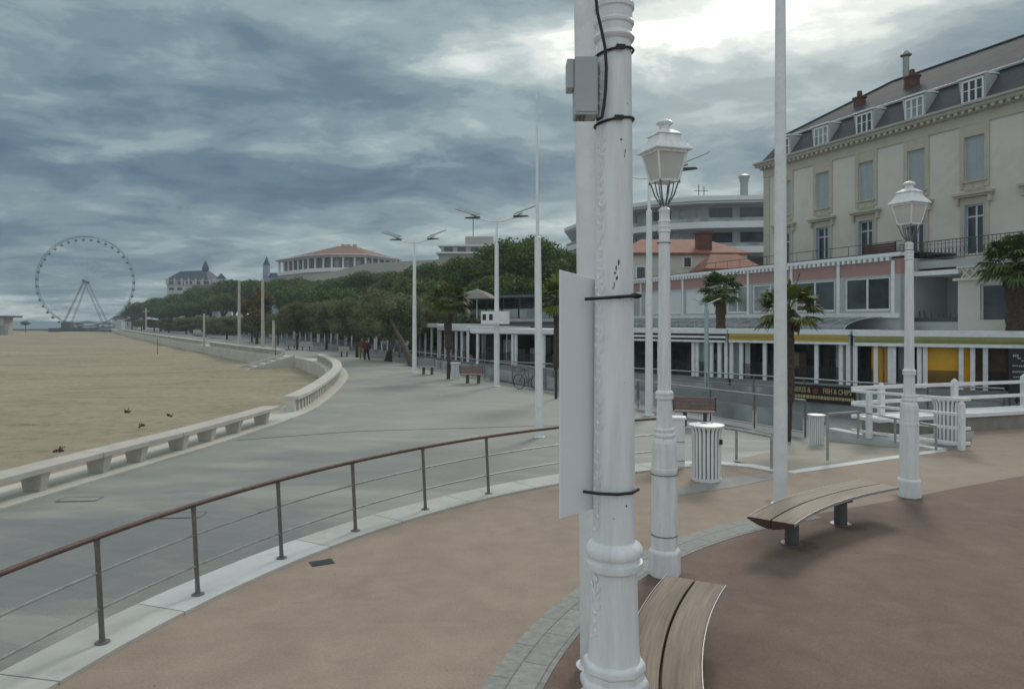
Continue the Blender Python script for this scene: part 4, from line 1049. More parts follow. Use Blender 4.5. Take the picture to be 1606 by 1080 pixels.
em.rotation_euler = (R(90), 0, 0); em.location = (-L * 0.085, -0.011, 0.40)

# ------------------------------------------------------------------ white fence and low wall at the right
def white_fence(label, pts, heights, rails, post_idx, zb=0.0, pw=0.13, rh=0.085):
    o0 = Vector(pts[0]); t = thing('white_fence', label, 'fence', (o0.x, o0.y, zb))
    A = [Vector(p) - o0 for p in pts]
    for z in rails:
        for a, b in zip(A[:-1], A[1:]):
            MB().beam((a.x, a.y, z), (b.x, b.y, z), 0.06, rh).build('rail', M_white, t, bevel=0.006)
    for i in post_idx:
        b = MB().box((A[i].x, A[i].y, (heights[i]) / 2), (pw, pw, heights[i]), R(10)); b.lathe([(pw * .70, heights[i]), (0.02, heights[i] + 0.07)], c=(A[i].x, A[i].y, 0), n=4, rot=R(55))
        b.build('post', M_white, t, bevel=0.006)
    return t
f0, f1, f2 = Vector(G(1508, 706)), Vector(G(1363, 687)), Vector(G(1336, 683))
white_fence('white three-railed fence run in front of the right bin', [f0 + Vector((0.22, 0.06)), f0, f1, f2], [0, 1.0, 1.06, 0], [1.10, 0.77, 0.47, 0.14], [1, 2], pw=.11, rh=.065)
g0 = Vector((XX(1336, 17.6), 17.6)); g1 = Vector((XX(1382, 17.9), 17.9)); g2 = Vector((XX(1497, 18.7), 18.7)); g3 = Vector((XX(1606, 19.5), 19.5)); g4 = Vector((XX(1800, 21.0), 21.0))
white_fence('white fence run standing on the low wall at the right edge', [g0, g1, g2, g3, g4], [0, 1.18, 1.22, 1.28, 1.3], [1.14, 0.78, 0.45], [1, 2, 3, 4], zb=0.0)
s = resample([g0 + Vector((0.3, -.25)), g2 + Vector((0, -0.35)), g3 + Vector((0, -0.35)), g4 + Vector((0, -0.35))], 0.8)
t = thing('low_wall', 'low grey wall with a white coping under the right-hand white fence', 'low wall', (s[0].x, s[0].y, 0)); A = [a - s[0] for a in s]
MB().ring(offset(A, 0.22), offset(A, -0.22), 0.0, 0.36).build('wall_body', mat('worn_wall', (0.27, 0.25, 0.225), 0.9, 0.25, 2.0, 0.4, 20, coords='W'), t)
MB().ring(offset(A, 0.30), offset(A, -0.30), 0.36, 0.46).build('coping', M_white, t, bevel=0.01)

# ------------------------------------------------------------------ shop fronts along the street
def pavilion(name, label, pa, pb, ztop, posts, style, depth=5.0, z0=ZS, zf=0.0, val=None, fascia_h=0.30, panels=(), group=None, double=(), short=''):
    pa, pb = Vector(pa), Vector(pb); d = pb - pa; L = d.length
    t = thing(name, label, 'shop front', (pa.x, pa.y, z0), math.atan2(d.y, d.x), group)
    Z = lambda z: z - z0
    MB().bb(0, L, 0.02, depth, 0, Z(zf)).build('plinth', M_plinth, t)
    MB().bb(0, L, -0.10, depth, Z(ztop) - fascia_h - 0.05, Z(ztop) - fascia_h + 0.02).build('ceiling', M_grey if style != 'dark' else M_awngrey, t)
    MB().bb(-0.05, L + 0.02, -0.22, -0.101, Z(ztop) - fascia_h, Z(ztop)).build('fascia', M_white, t, bevel=0.01)
    MB().bb(-0.05, L + 0.02, -0.10, depth, Z(ztop) - fascia_h + 0.021, Z(ztop) - 0.04).build('roof', M_aptwhite, t)
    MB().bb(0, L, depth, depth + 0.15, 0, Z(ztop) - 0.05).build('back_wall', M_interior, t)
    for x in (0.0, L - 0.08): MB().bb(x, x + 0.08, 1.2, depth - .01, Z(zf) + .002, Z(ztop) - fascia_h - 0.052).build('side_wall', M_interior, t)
    zb = Z(ztop) - fascia_h - 0.05
    if val:
        hv, cols = val; n = len(cols); zt = Z(ztop) - fascia_h - 0.002
        for i, m in enumerate(cols):
            MB().bb(0.02, L - 0.02, -0.235 - 0.012 * i, -0.205 - 0.012 * i, zt - hv * (i + 1) / n, zt - hv * i / n - 0.001).build('awning_valance', m, t)
    for x in posts:
        w = 0.17 if name != 'shop_pavilion' else 0.2
        MB().bb(x * L - w / 2, x * L + w / 2, -0.08, 0.06, Z(zf) * 0.0 if False else Z(zf) - 0.02, zb - 0.002).build('post', M_white, t, bevel=0.006)
    for x in double:
        MB().bb(x * L - 0.04, x * L + 0.04, 0.9, 0.98, Z(zf), zb - .002).build('inner_post', M_white, t)
    for (x0, x1, zz0, zz1, y, m) in panels:
        MB().bb(x0 * L, x1 * L, y, y + 0.05, Z(zf) + zz0, min(Z(zf) + zz1, zb - 0.004)).build('wall_panel', m, t)
    # glass windbreak between posts, tables and chairs within
    rp2 = random.Random(int(L * 777)); MU = (M_brownwall, M_grey, M_winframe, M_pink, M_interior, M_stone, M_white, M_green)
    for k in range(int(L * 1.1) if name != 'shop_pavilion' else 0):
        x = rp2.uniform(.2, L - 1.0); w = rp2.uniform(.25, .8); z_ = rp2.choice((0, 0, .5, .9)); y_ = rp2.uniform(1.7, depth - .4)
        MB().bb(x, x + w, y_, y_ + .04, Z(zf) + z_ + .003, min(Z(zf) + z_ + rp2.uniform(.5, 1.3), zb - .01)).build('interior_panel', rp2.choice(MU), t)
    ps = sorted(set([0.0] + list(posts) + [1.0]))
    for a, b_ in zip(ps[:-1], ps[1:]):
        if (b_ - a) * L > 0.6:
            MB().bb(a * L + 0.09, b_ * L - 0.09, 0.0, 0.015, Z(zf) + 0.01, Z(zf) + 0.75).build('glass_screen', M_shopglass, t)
    rs = random.Random(int(L * 1000)); ca, sa = math.cos(t.rotation_euler.z), math.sin(t.rotation_euler.z)
    if name != 'shop_pavilion':
        n = int(L * 0.8)
        for k in range(n):
            x = 0.5 + (L - 1.0) * (k + .5) / n; y = rs.uniform(0.7, 1.3); hh = rs.choice((0.72, 0.76, 1.05))
            tb_ = thing('cafe_table', 'small dark table behind the glass screens of the ' + label, 'table', (pa.x + x * ca - y * sa, pa.y + x * sa + y * ca, zf), t.rotation_euler.z, 'tables inside the ' + name.replace('_', ' ') + 's')
            tb_['label'] = 'small dark cafe table inside the ' + short
            MB().bb(-.28, .28, -.25, .25, hh - .04, hh).build('tabletop', M_fur, tb_)
            MB().lathe([(0.18, 0.002), (0.18, 0.02), (0.03, 0.03), (0.03, hh - .04)], n=10).build('leg', M_fur, tb_)
    return t
def pt(px, Y): return (XX(px, Y), Y)
WH, YL, GR, BK = M_white, M_yellowawn, M_awngrey, M_black
# right to left
pavilion('restaurant_front', 'restaurant front with green-edged white awning and bright yellow walls at the right', pt(1340, 31.2), pt(1665, 27.6), 2.40,
         (0.005, 0.115, 0.19, 0.21, 0.34, 0.37, 0.545, 0.60, 0.66, 0.99), 'y', val=(0.42, (mat('olive_band', (0.30, 0.30, 0.12), 0.7), mat('olive_band2', (0.22, 0.25, 0.08), 0.7), WH)), fascia_h=0.26,
         panels=((0.145, 0.165, 0, 1.7, 0.8, M_white), (0.09, 0.15, 0, 1.65, .25, M_yellow), (0.16, 0.215, 0, 1.65, .25, M_yellow), (0.03, 0.085, 0.0, 1.4, 2.2, mat('dull_green', (0.09, 0.11, 0.05), 0.7)),
                 (0.38, 0.60, 0, 1.70, .22, M_yellow), (0.605, 0.82, 0, 1.68, .4, M_brownwall), (0.345, 0.375, 0, 1.7, 0.5, M_green), (0.23, 0.31, 0, 1.7, 0.9, M_winframe)), short='yellow-walled restaurant at the right', depth=4.2)
pavilion('restaurant_front', 'restaurant front with yellow striped awning behind the banner', pt(1146, 35.0), pt(1334, 31.3), 2.42,
         (0.01, 0.10, 0.31, 0.50, 0.74, 0.93, 0.985), 'y', val=(0.42, (YL, mat('amber_band', (0.42, 0.28, 0.07), 0.7), YL, WH)), fascia_h=0.24,
         panels=((0.0, 0.05, 0, 1.7, 0.3, M_winframe), (0.10, 0.145, 0, 1.7, 0.4, M_white), (0.52, 0.58, 0.2, 1.3, 1.2, M_brownwall), (0.66, 0.70, 0, 1.5, 2.4, mat('dusky_pink', (0.16, 0.09, 0.09), 0.7)), (0.20, 0.45, 0, 1.6, 3.2, mat('dark_olive', (0.045, 0.055, 0.04), 0.7)), (0.86, 0.99, 0, 1.7, 0.5, M_grey)), short='restaurant with the yellow striped awning')
pavilion('restaurant_front', 'restaurant front with black and white striped awning left of the small palm', pt(975, 39.2), pt(1142, 35.1), 2.42,
         (0.01, 0.38, 0.70, 0.735, 0.86, 0.93, 0.985), 'd', val=(0.42, (BK, WH, BK, WH)), fascia_h=0.26,
         panels=((0.70, 0.80, 0, 1.75, 0.25, M_green), (0.88, 0.93, 0, 1.7, 0.3, M_winframe), (0.52, 0.60, 0.1, 1.2, 1.4, M_brownwall)), short='restaurant with the black and white awning')
pavilion('cafe_pavilion', 'open white pavilion with paired posts behind the flagpole', pt(742, 47.0), pt(960, 40.3), 2.30,
         (0.04, 0.32, 0.345, 0.55, 0.78, 0.99), 'g', fascia_h=0.30, depth=7, double=(0.1, 0.14, 0.2, 0.25, 0.42, 0.62, 0.7),
         panels=((0.50, 0.64, 0, 1.6, 2.5, M_grey), (0.0, 0.08, 0, 1.5, 3.0, M_white), (0.68, 0.76, 0, 1.5, 4, mat('plum', (0.05, 0.03, 0.04), 0.7))), short='open white pavilion')
# menu board by the right edge
t = thing('menu_board', 'tall black menu board with pale writing at the right edge', 'sign board', (XX(1598, 27.5), 27.5, ZS), R(-4))
MB().bb(-0.36, 0.80, 0, 0.05, 0.5, 2.30).build('board', M_black, t)
for x in (-0.3, 0.7): MB().bb(x - .03, x + .03, 0.051, 0.09, 0, 2.3).build('leg', M_darkmetal, t)
b = MB()
for (x, z, w, h) in ((-0.22, 1.98, .18, .10), (-0.05, 1.90, .14, .06), (0.1, 1.80, .4, .06), (-0.24, 1.62, .2, .05), (0.0, 1.60, .5, .06), (-.24, 1.38, .7, .06), (-.2, 1.18, .6, .05)):
    x0 = x
    while x0 < x + w: b.bb(x0, x0 + 0.05, -0.006, -0.001, z, z + h); x0 += 0.075
b.build('chalk_writing', M_grey, t)

# far colonnades along the promenade (each its own small building)
row = [(736, 52.0), (690, 58), (640, 66), (590, 75), (543, 86), (500, 99), (462, 114), (425, 132), (392, 153), (362, 178), (335, 206)]
labs = ['open shop pavilion right behind the thin palm', 'shop pavilion behind the tall street light by the leaning trees', 'shop pavilion behind the leaning tree trunks', 'shop pavilion behind the two walkers',
        'white-posted shop left of the walkers', 'white-posted shop behind the far benches', 'low white shop behind the post near the beach steps', 'far shop between the pair of pale masts', 'far shop left of the pale masts', 'farthest low shop under the trees']
for i in range(len(row) - 1):
    (pxb, Yb), (pxa, Ya) = row[i], row[i + 1]; n = 5 if i < 4 else 4
    b_ = Vector(pt(pxb, Yb)); a_ = Vector(pt(pxa, Ya)); b_ = b_ + (a_ - b_) * 0.02
    pavilion('shop_pavilion', labs[i], a_, b_, 2.4 + (0.2 if i % 2 else 0), [0.02 + 0.96 * k / n for k in range(n + 1)], 'g', fascia_h=0.34, depth=5, zf=-0.2,
             panels=[(0.15, 0.3, 0, 1.8, 1.6, M_grey), (0.55 + 0.1 * (i % 3), 0.72 + 0.05 * (i % 2), 0, 1.9, 2.2, (M_white, M_glasslight, M_grey)[i % 3]), (0.02, 0.98, 0, .5, .3, M_plinth)], group='low shops along the tree-lined promenade')
# two-storey restaurant terrace behind, under the pine
t = thing('terrace_restaurant', 'dark upper-floor restaurant terrace under the big pine', 'building', (XX(672, 66), 66, ZS), math.atan2(-14, 15))
tx = XX(672, 66); L = math.hypot(XX(905, 55) - tx, 11); t.rotation_euler = (0, 0, math.atan2(-11, XX(905, 55) - tx))
MB().bb(0, L, 0, 8, 0, 3.3).build('ground_floor', M_plinth, t)
MB().bb(-0.3, L, -0.4, 8, 3.3, 3.55).build('floor_slab', M_grey, t)
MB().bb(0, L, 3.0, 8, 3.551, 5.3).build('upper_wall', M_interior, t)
MB().bb(0.5, L, -0.2, 8.2, 5.3, 5.5).build('roof_slab', M_awngrey, t)
for k in range(10): MB().bb(0.3 + k * (L - .5) / 9 - .03, 0.3 + k * (L - .5) / 9 + .03, -.15, -.09, 3.55, 5.3).build('post', M_darkmetal, t)
for k in range(9): MB().bb(0.4 + k * (L - .5) / 9, 0.2 + (k + 1) * (L - .5) / 9, -.30, -.28, 3.58, 4.35).build('glass_screen', M_raglass, t)
t2 = thing('parasol', 'pale square parasol open over the restaurant terrace under the pine', 'parasol', (XX(748, 60), 60, 2.98))
MB().lathe([(0.04, 0), (0.04, 2.3)], n=8).build('pole', M_white, t2)
MB().lathe([(2.3, 1.65), (2.25, 1.72), (1.2, 2.15), (0.05, 2.5)], n=4, rot=R(30)).build('canopy', mat('parasol_cloth', (0.20, 0.19, 0.17), 0.8), t2)

# ------------------------------------------------------------------ annex with glass vault
AO = Vector((XX(985, 56.9), 56.9)); AE = Vector((XX(1412, 33.95), 33.95)); ad = (AE - AO); AL = ad.length; arz = math.atan2(ad.y, ad.x)
def s_annex(px): return (56.9 - 36100.0 / (px - 350)) / 0.9272
def wall_open(L0, L1, z0, z1, y0, y1, cols):
    b = MB(); x = L0
    for (xa, xb, ops) in sorted(cols):
        if xa > x: b.bb(x, xa, y0, y1, z0, z1)
        z = z0
        for (oa, ob) in sorted(ops):
            if oa > z: b.bb(xa, xb, y0, y1, z, oa)
            z = ob
        if z < z1: b.bb(xa, xb, y0, y1, z, z1)
        x = xb
    if x < L1: b.bb(x, L1, y0, y1, z0, z1)
    return b
t = thing('annex_building', 'low annex with pink band, white dentil trim and big windows in front of the hotel', 'building', (AO.x, AO.y, ZS), arz)
Zs = lambda z: z - ZS
wins = [(s_annex(a), s_annex(b), k) for a, b, k in ((1325, 1396, 'd'), (1247, 1309, 'd'), (1180, 1236, 'l'), (1139, 1172, 'l'), (1075, 1128, 'p'), (1010, 1068, 'p'))]
cols = [(a, b, [(Zs(3.30), Zs(4.96))]) for a, b, k in wins]
wall_open(0, AL, 0, Zs(5.04), 0, 0.3, cols).build('wall', M_grey, t)
MB().bb(0, AL, 0.301, 8, 0, Zs(5.8)).build('building_body', M_grey, t)
MB().bb(0, AL, 0.02, 0.3, Zs(5.041), Zs(5.80)).build('pink_band', M_pink, t)
MB().bb(-0.1, AL + 0.15, -0.22, 0.6, Zs(5.90), Zs(6.06)).build('cornice', M_white, t, bevel=0.01)
def toothed(x0, x1, step, w, ya, yb, zlo, zhi):
    xs = []; x = x0; prof = [(x0, zhi)]
    while x + step < x1: prof += [(x, zlo), (x + w, zlo), (x + w, zhi - .03), (x + step, zhi - .03)]; x += step
    prof += [(x1, zhi - .03), (x1, zhi)]
    n = len(prof); b = MB(); vs = [(a, ya, z) for a, z in prof] + [(a, yb, z) for a, z in prof]
    b._add(vs, [(i, (i + 1) % n, n + (i + 1) % n, n + i) for i in range(n)])
    # front face as quads so that it stays planar and simple
    x = x0
    for k in range(2, n - 3, 4):
        pass
    b._add([], []); b.f.append(tuple(range(n - 1, -1, -1))); return b
toothed(0.0, AL, 0.33, 0.16, -0.20, 0.015, Zs(5.70), Zs(5.897)).build('dentil_course', M_white, t)
MB().bb(-.1, AL + .15, -0.15, 8, Zs(6.062), Zs(6.12)).build('roof_deck', M_slate, t)
MB().bb(0, AL, -0.12, -0.003, Zs(2.95), Zs(3.18)).build('sill_band', M_white, t)
for px in (1316, 1402, 1242, 1174, 1133, 1071, 1005):
    x = s_annex(px); MB().bb(x - 0.09, x + 0.09, -0.06, -0.002, Zs(3.182), Zs(5.695)).build('pilaster', M_white, t)
for a, b_, k in wins:
    fr = MB(); w = 0.09; z0, z1 = Zs(3.30), Zs(4.96)
    fr.bb(a, b_, 0.06, 0.16, z0, z0 + w).bb(a, b_, 0.06, 0.16, z1 - w, z1).bb(a, a + w, 0.061, 0.159, z0 + w, z1 - w).bb(b_ - w, b_, 0.061, 0.159, z0 + w, z1 - w).bb((a + b_) / 2 - w / 2, (a + b_) / 2 + w / 2, 0.061, 0.159, z0 + w, z1 - w)
    f_ = fr.build('window', M_white, t)
    for q in (0, 1):
        xa = a + w if q == 0 else (a + b_) / 2 + w / 2; xb = (a + b_) / 2 - w / 2 if q == 0 else b_ - w
        MB().bb(xa, xb, 0.10, 0.12, z0 + w, z1 - w).build('pane', {'d': M_glass, 'l': M_glasslight, 'p': M_aptwhite}[k], f_)
    if k == 'd': MB().bb(a + 0.25, a + 0.75, 0.135, 0.155, z0 + w, z1 - w).build('curtain', M_aptwhite, f_)
# railing on the deck and the red tub / planter
fr = MB(); fr.tube([(0, -0.05, Zs(6.95)), (AL, -0.05, Zs(6.95))], 0.02, 6)
x = 9.0
# glass vault
V0, V1 = 0.6, s_annex(1388)
t = thing('glass_vault', 'long curved glass vault roof between the awnings and the annex', 'glass roof', (AO.x, AO.y, ZS), arz)
prof = [(-2.6 + 2.45 * (1 - math.cos(R(a))), 2.35 + 0.62 * math.sin(R(a))) for a in range(0, 91, 10)]
MB().strip([(V0, y, Zs(z)) for y, z in prof], [(V1, y, Zs(z)) for y, z in prof]).build('glazing', M_vault, t, smooth=True)
n = int((V1 - V0) / 0.95)
for k in range(n + 1):
    x = V0 + (V1 - V0) * k / n; MB().tube([(x, y - .01, Zs(z) + .012) for y, z in prof], 0.022, 6).build('rib', M_conc if False else M_boxgrey, t, smooth=True)
MB().bb(V0, V1, -2.75, -2.6, Zs(2.28), Zs(2.38)).build('gutter', M_boxgrey, t)
MB().bb(V0, V1, -2.59, -2.45, 0, Zs(2.27)).build('support_wall', M_interior, t)

# ------------------------------------------------------------------ the hotel
HO = Vector((XX(1199, 47.3), 47.3)); hrz = math.atan2(-0.920, 0.392); HL = 27.0
hotel = thing('hotel_building', 'large cream hotel with slate mansard roof and dormers at the right', 'building', (HO.x, HO.y, ZS), hrz)
hc = [1.82 + 3.07 * k for k in range(8)]
cols = [(x - 0.5, x + 0.5, [(Zs(6.05), Zs(8.4)), (Zs(9.48), Zs(11.70))]) for x in hc]
wall_open(0, HL, 0, Zs(12.25), 0, 0.35, cols).build('wall', M_cream, hotel)
MB().bb(0.0, HL, 0.9, 14, 0, Zs(12.9)).build('building_body', M_cream, hotel)
MB().bb(0.001, 0.30, 0.351, 0.899, 0, Zs(12.9)).build('end_wall', M_cream, hotel)
b = MB().bb(-0.04, 0.5, -0.05, -0.002, 0, Zs(12.2)); b.build('corner_quoin', M_stone, hotel)
MB().bb(-0.06, HL, -0.07, 0.34, Zs(12.252), Zs(12.75)).build('frieze', M_stone, hotel)
b = MB().bb(-0.45, HL, -0.45, 0.8, Zs(12.95), Zs(13.12)); b.bb(-0.55, HL, -0.55, 0.8, Zs(13.121), Zs(13.24)); b.bb(-0.2, HL, -0.22, 0.4, Zs(12.751), Zs(12.95))
b.build('cornice', mat('grey_stone_trim', (0.40, 0.385, 0.33), 0.85, 0.1, 1), hotel)
toothed(0.0, HL, 0.36, 0.16, -0.40, -0.222, Zs(12.79), Zs(12.948)).build('dentil_course', M_stone, hotel)
for x in hc:
    b = MB()
    for s_ in (-1, 1):
        b.bb(x + s_ * 0.50, x + s_ * 0.72, -0.07, -0.002, Zs(9.2), Zs(12.25)); b.bb(x + s_ * 0.50, x + s_ * 0.70, -0.06, -0.002, Zs(5.6), Zs(8.75))
    b.bb(x - 0.499, x + 0.499, -0.06, -0.002, Zs(11.70), Zs(12.25)); b.bb(x - 0.499, x + 0.499, -0.05, -0.002, Zs(9.05), Zs(9.47)); b.bb(x - 0.498, x + 0.498, -0.05, -0.002, Zs(8.4), Zs(8.75))
    b.bb(x - 0.40, x - 0.06, -0.075, -0.051, Zs(9.14), Zs(9.38)).bb(x + 0.06, x + 0.40, -0.075, -0.051, Zs(9.14), Zs(9.38))
    b.build('stone_surround', M_stone, hotel)
    b = MB().bb(x - 0.98, x + 0.98, -0.32, -0.001, Zs(8.86), Zs(8.98)).bb(x - 0.90, x + 0.90, -0.22, -0.001, Zs(8.76), Zs(8.859))
    for s_ in (-1, 1): b.bb(x + s_ * 0.72, x + s_ * 0.86, -0.2, -0.003, Zs(8.45), Zs(8.759))
    b.build('lintel_shelf', M_stone, hotel)
    MB().bb(x - 0.62, x + 0.62, -0.14, 0.10, Zs(9.471), Zs(9.55)).build('sill', M_stone, hotel)
    # closed shutter upstairs
    w_ = MB().bb(x - 0.5, x + 0.5, 0.10, 0.14, Zs(9.55), Zs(11.70))
    w_ = w_.build('shutter', M_shutter, hotel)
    b = MB(); z = Zs(9.6)
    while z < Zs(11.66): b.bb(x - 0.46, x + 0.46, 0.088, 0.099, z, z + 0.045); z += 0.075
    b.build('shutter_slats', M_shutter, w_)
    MB().bb(x - 0.012, x + 0.012, 0.080, 0.087, Zs(9.56), Zs(11.69)).build('shutter_joint', M_boxgrey, w_)
    # french window below
    fr = MB(); z0, z1 = Zs(6.05), Zs(8.4)
    fr.bb(x - .5, x - .43, .12, .2, z0, z1).bb(x + .43, x + .5, .12, .2, z0, z1).bb(x - .429, x + .429, .12, .2, z1 - .07, z1).bb(x - .04, x + .04, .12, .2, z0, z1 - .071).bb(x - .429, x - .041, .121, .199, z1 - .6, z1 - .53).bb(x + .041, x + .429, .121, .199, z1 - .6, z1 - .53)
    f_ = fr.build('french_window', mat('white_window_frame', (0.60, 0.64, 0.66), 0.5, 0.04), hotel)
    MB().bb(x - .429, x + .429, .16, .175, z0, z1 - .072).build('pane', M_glass, f_)
    for s_ in (-1, 1): MB().bb(x + s_ * .5, x + s_ * .455, -0.10, .119, z0, z1 - .02).build('folded_shutter', M_winframe, hotel)
# mansard
zb, zm, zr = Zs(13.242), Zs(14.75), Zs(18.3)
def rp_(pts): return pts
b = MB()._add([(-0.2, -0.2, zb), (HL, -0.2, zb), (HL, 0.85, zm), (0.85, 0.85, zm), (-0.2, 14, zb), (0.85, 13.2, zm)],
              [(0, 1, 2, 3), (0, 3, 5, 4)]); b.build('mansard_slope', M_slate, hotel, fixn=False)
b = MB()._add([(0.7, 0.7, zm + .06), (HL, 0.7, zm + .06), (HL, 7.0, zr), (4.0, 7.0, zr), (0.7, 13.3, zm + .06), (HL, 13.3, zm + .06)],
              [(0, 1, 2, 3), (0, 3, 4), (4, 3, 2, 5)]); b.build('upper_roof', M_roofgrey, hotel, fixn=False)
b = MB().tube([(0.72, 0.72, zm + .02), (HL, 0.72, zm + .02)], 0.075, 8); b.tube([(0.72, 0.72, zm + .02), (0.72, 13.2, zm + .02)], 0.075, 8)
b.build('roof_gutter', M_boxgrey, hotel)
MB().tube([(0.7, 0.7, zm + .07), (4.0, 7.0, zr + .02), (HL, 7.0, zr + .02)], 0.09, 6).build('ridge_cap', M_roofgrey, hotel)
for x in hc:
    d = MB(); zz0, zz1 = zb - 0.02, zb + 1.22
    d.bb(x - 0.56, x + 0.56, -0.12, 1.0, zz0, zz1)
    d_ = d.build('dormer', M_grey, hotel)
    b = MB()._add([(x - .70, -.28, zz1), (x + .70, -.28, zz1), (x + .70, 1.1, zz1 + .10), (x - .70, 1.1, zz1 + .10), (x - .70, -.28, zz1 + .09), (x + .70, -.28, zz1 + .09), (x + .70, 1.1, zz1 + .18), (x - .70, 1.1, zz1 + .18)],
                  [(0, 3, 2, 1), (4, 5, 6, 7), (0, 1, 5, 4), (1, 2, 6, 5), (2, 3, 7, 6), (3, 0, 4, 7)]); b.build('dormer_roof', M_aptwhite, d_)
    for s_ in (-1, 1):
        MB()._add([(x + s_ * .561, -.10, zz0), (x + s_ * .561, .8, zz1), (x + s_ * .69, .8, zz1), (x + s_ * .69, -.2, zz1), (x + s_ * .561, -.2, zz1)], [(0, 1, 4), (0, 4, 3), (0, 3, 2), (0, 2, 1), (1, 2, 3, 4)]).build('dormer_cheek', M_grey, d_)
    fr = MB(); xa, xb, za, zc = x - .54, x + .54, zz0 + .05, zz1 - .06
    fr.bb(xa, xb, -.20, -.121, za, za + .10).bb(xa, xb, -.20, -.121, zc - .1, zc)
    for k in range(4): xx = xa + (xb - xa - .08) * k / 3; fr.bb(xx, xx + .08, -.195, -.122, za + .1, zc - .1)
    f_ = fr.build('dormer_window', M_aptwhite, d_)
    MB().bb(xa + .06, xb - .06, -.145, -.125, za + .1, zc - .1).build('pane', M_glasslight if hc.index(x) % 2 else M_glass, f_)
    MB().bb(xa + .06, xb - .06, -.165, -.146, za + .60, za + .64).build('glazing_bar', M_aptwhite, f_)
for (lx, ly, lz, w, h, m) in ((4.9, 3.0, 15.7, .28, 0.75, M_brick), (8.3, 3.2, 15.9, .32, 0.8, M_brick), (-0.1, 12.5, 13.4, 0.9, 3.2, M_grey)):
    b = MB().bb(lx - w, lx + w, ly - w * .7, ly + w * .7, Zs(lz), Zs(lz + h)); b.bb(lx - w - .06, lx + w + .06, ly - w * .7 - .06, ly + w * .7 + .06, Zs(lz + h), Zs(lz + h + .12))
    c_ = b.build('chimney', m, hotel)
    if m is M_brick: MB().lathe([(0.16, 0), (0.14, .35)], c=(lx, ly, Zs(lz + h + .12)), n=10).build('chimney_pot', M_brick, c_)
c_ = MB().lathe([(0.17, 0), (0.17, 2.6)], c=(7.6, 3.6, Zs(15.6)), n=12).build('metal_flue', M_steel, hotel, smooth=True)
MB().lathe([(0.30, 2.66), (0.32, 2.72), (0.1, 2.95)], c=(7.6, 3.6, Zs(15.6)), n=12).build('flue_cap', M_steel, c_)
# terrace rail on the annex deck near the hotel, wooden screen
def hpos(s, y, z): return (s, y, Zs(z))
b = MB(); xa, xb, yy = 12.2, 21.0, -2.55
bal = thing('balcony_terrace', 'cream ground-floor extension of the hotel with balcony, lattice parapet and wide window', 'building', (HO.x, HO.y, ZS), hrz)
MB().bb(11.9, 24, -2.5, -0.10, Zs(5.28), Zs(5.62)).build('balcony_slab', M_grey, bal)
MB().bb(15.35, 24, -3.0, -0.30, 0, Zs(2.80)).build('lower_wall', M_cream, bal)
wall_open(15.35, 24, Zs(2.801), Zs(4.58), -3.0, -2.7, [(16.35, 18.6, [(Zs(2.85), Zs(4.40))]), (19.6, 21.8, [(Zs(2.85), Zs(4.40))])]).build('front_wall', M_cream, bal)
MB().bb(15.35, 24, -2.69, -0.30, Zs(2.802), Zs(5.27)).build('extension_body', M_cream, bal)
MB().bb(15.2, 24, -3.15, -2.45, Zs(4.581), Zs(4.70)).build('ledge', M_cream, bal, bevel=0.01)
b = MB(); 
x = 15.5
while x < 23.8:
    b.beam((x, -2.95, Zs(4.72)), (x + 0.38, -2.95, Zs(5.14)), 0.10, 0.06); b.beam((x + 0.38, -2.951, Zs(4.72)), (x, -2.951, Zs(5.14)), 0.09, 0.06); x += 0.40
b.build('lattice_parapet', M_cream, bal)
MB().bb(15.3, 24, -3.04, -2.86, Zs(5.15), Zs(5.24)).build('parapet_rail', M_cream, bal)
for (a, b_) in ((16.35, 18.6), (19.6, 21.8)):
    fr = MB(); z0, z1 = Zs(2.86), Zs(4.40)
    fr.bb(a, a + .08, -2.92, -2.84, z0, z1).bb(b_ - .08, b_, -2.92, -2.84, z0, z1).bb(a + .08, b_ - .08, -2.92, -2.84, z1 - .08, z1).bb((a + b_) / 2 - .04, (a + b_) / 2 + .04, -2.921, -2.841, z0, z1 - .08)
    f_ = fr.build('window', M_cream, bal); MB().bb(a + .08, b_ - .08, -2.88, -2.86, z0, z1 - .08).build('pane', M_glass, f_)
MB().bb(11.95, 15.30, -2.9, -0.2, Zs(4.92), Zs(5.14)).build('canopy', M_white, bal, bevel=0.01)
MB().bb(11.95, 15.34, -0.45, -0.30, 0, Zs(4.91)).build('loggia_wall', M_grey, bal)
MB().bb(11.95, 15.34, -2.8, -0.46, 0, Zs(2.75)).build('loggia_floor', M_grey, bal)
b = MB()
for k in range(9): b.tube([(12.6 + k * .3, -2.6, Zs(2.8)), (12.6 + k * .3 + random.uniform(-.1, .1), -2.6, Zs(3.15 + random.uniform(0, .2)))], 0.03, 5)
b.bb(12.4, 15.2, -2.75, -2.5, Zs(2.752), Zs(2.95)); b.build('planter_row', M_darkmetal, bal)
# wrought-iron balcony rail
ir = MB().tube([(11.95, -2.42, Zs(6.55)), (24, -2.42, Zs(6.55))], 0.025, 6).tube([(11.95, -2.42, Zs(5.72)), (24, -2.42, Zs(5.72))], 0.02, 6).tube([(11.95, -2.42, Zs(6.40)), (24, -2.42, Zs(6.40))], 0.012, 6)
ir = ir.build('iron_railing', M_darkmetal, bal); b = MB(); x = 12.0
while x < 24:
    b.beam((x, -2.42, Zs(5.72)), (x, -2.42, Zs(6.55)), 0.018, 0.018)
    pts = [(x + 0.09 + 0.07 * math.cos(R(a)), -2.42, Zs(6.06) + 0.17 * math.sin(R(a))) for a in range(0, 361, 45)]; b.tube(pts, 0.010, 4, cap=False); x += 0.18
b.build('iron_scrolls', M_darkmetal, ir)
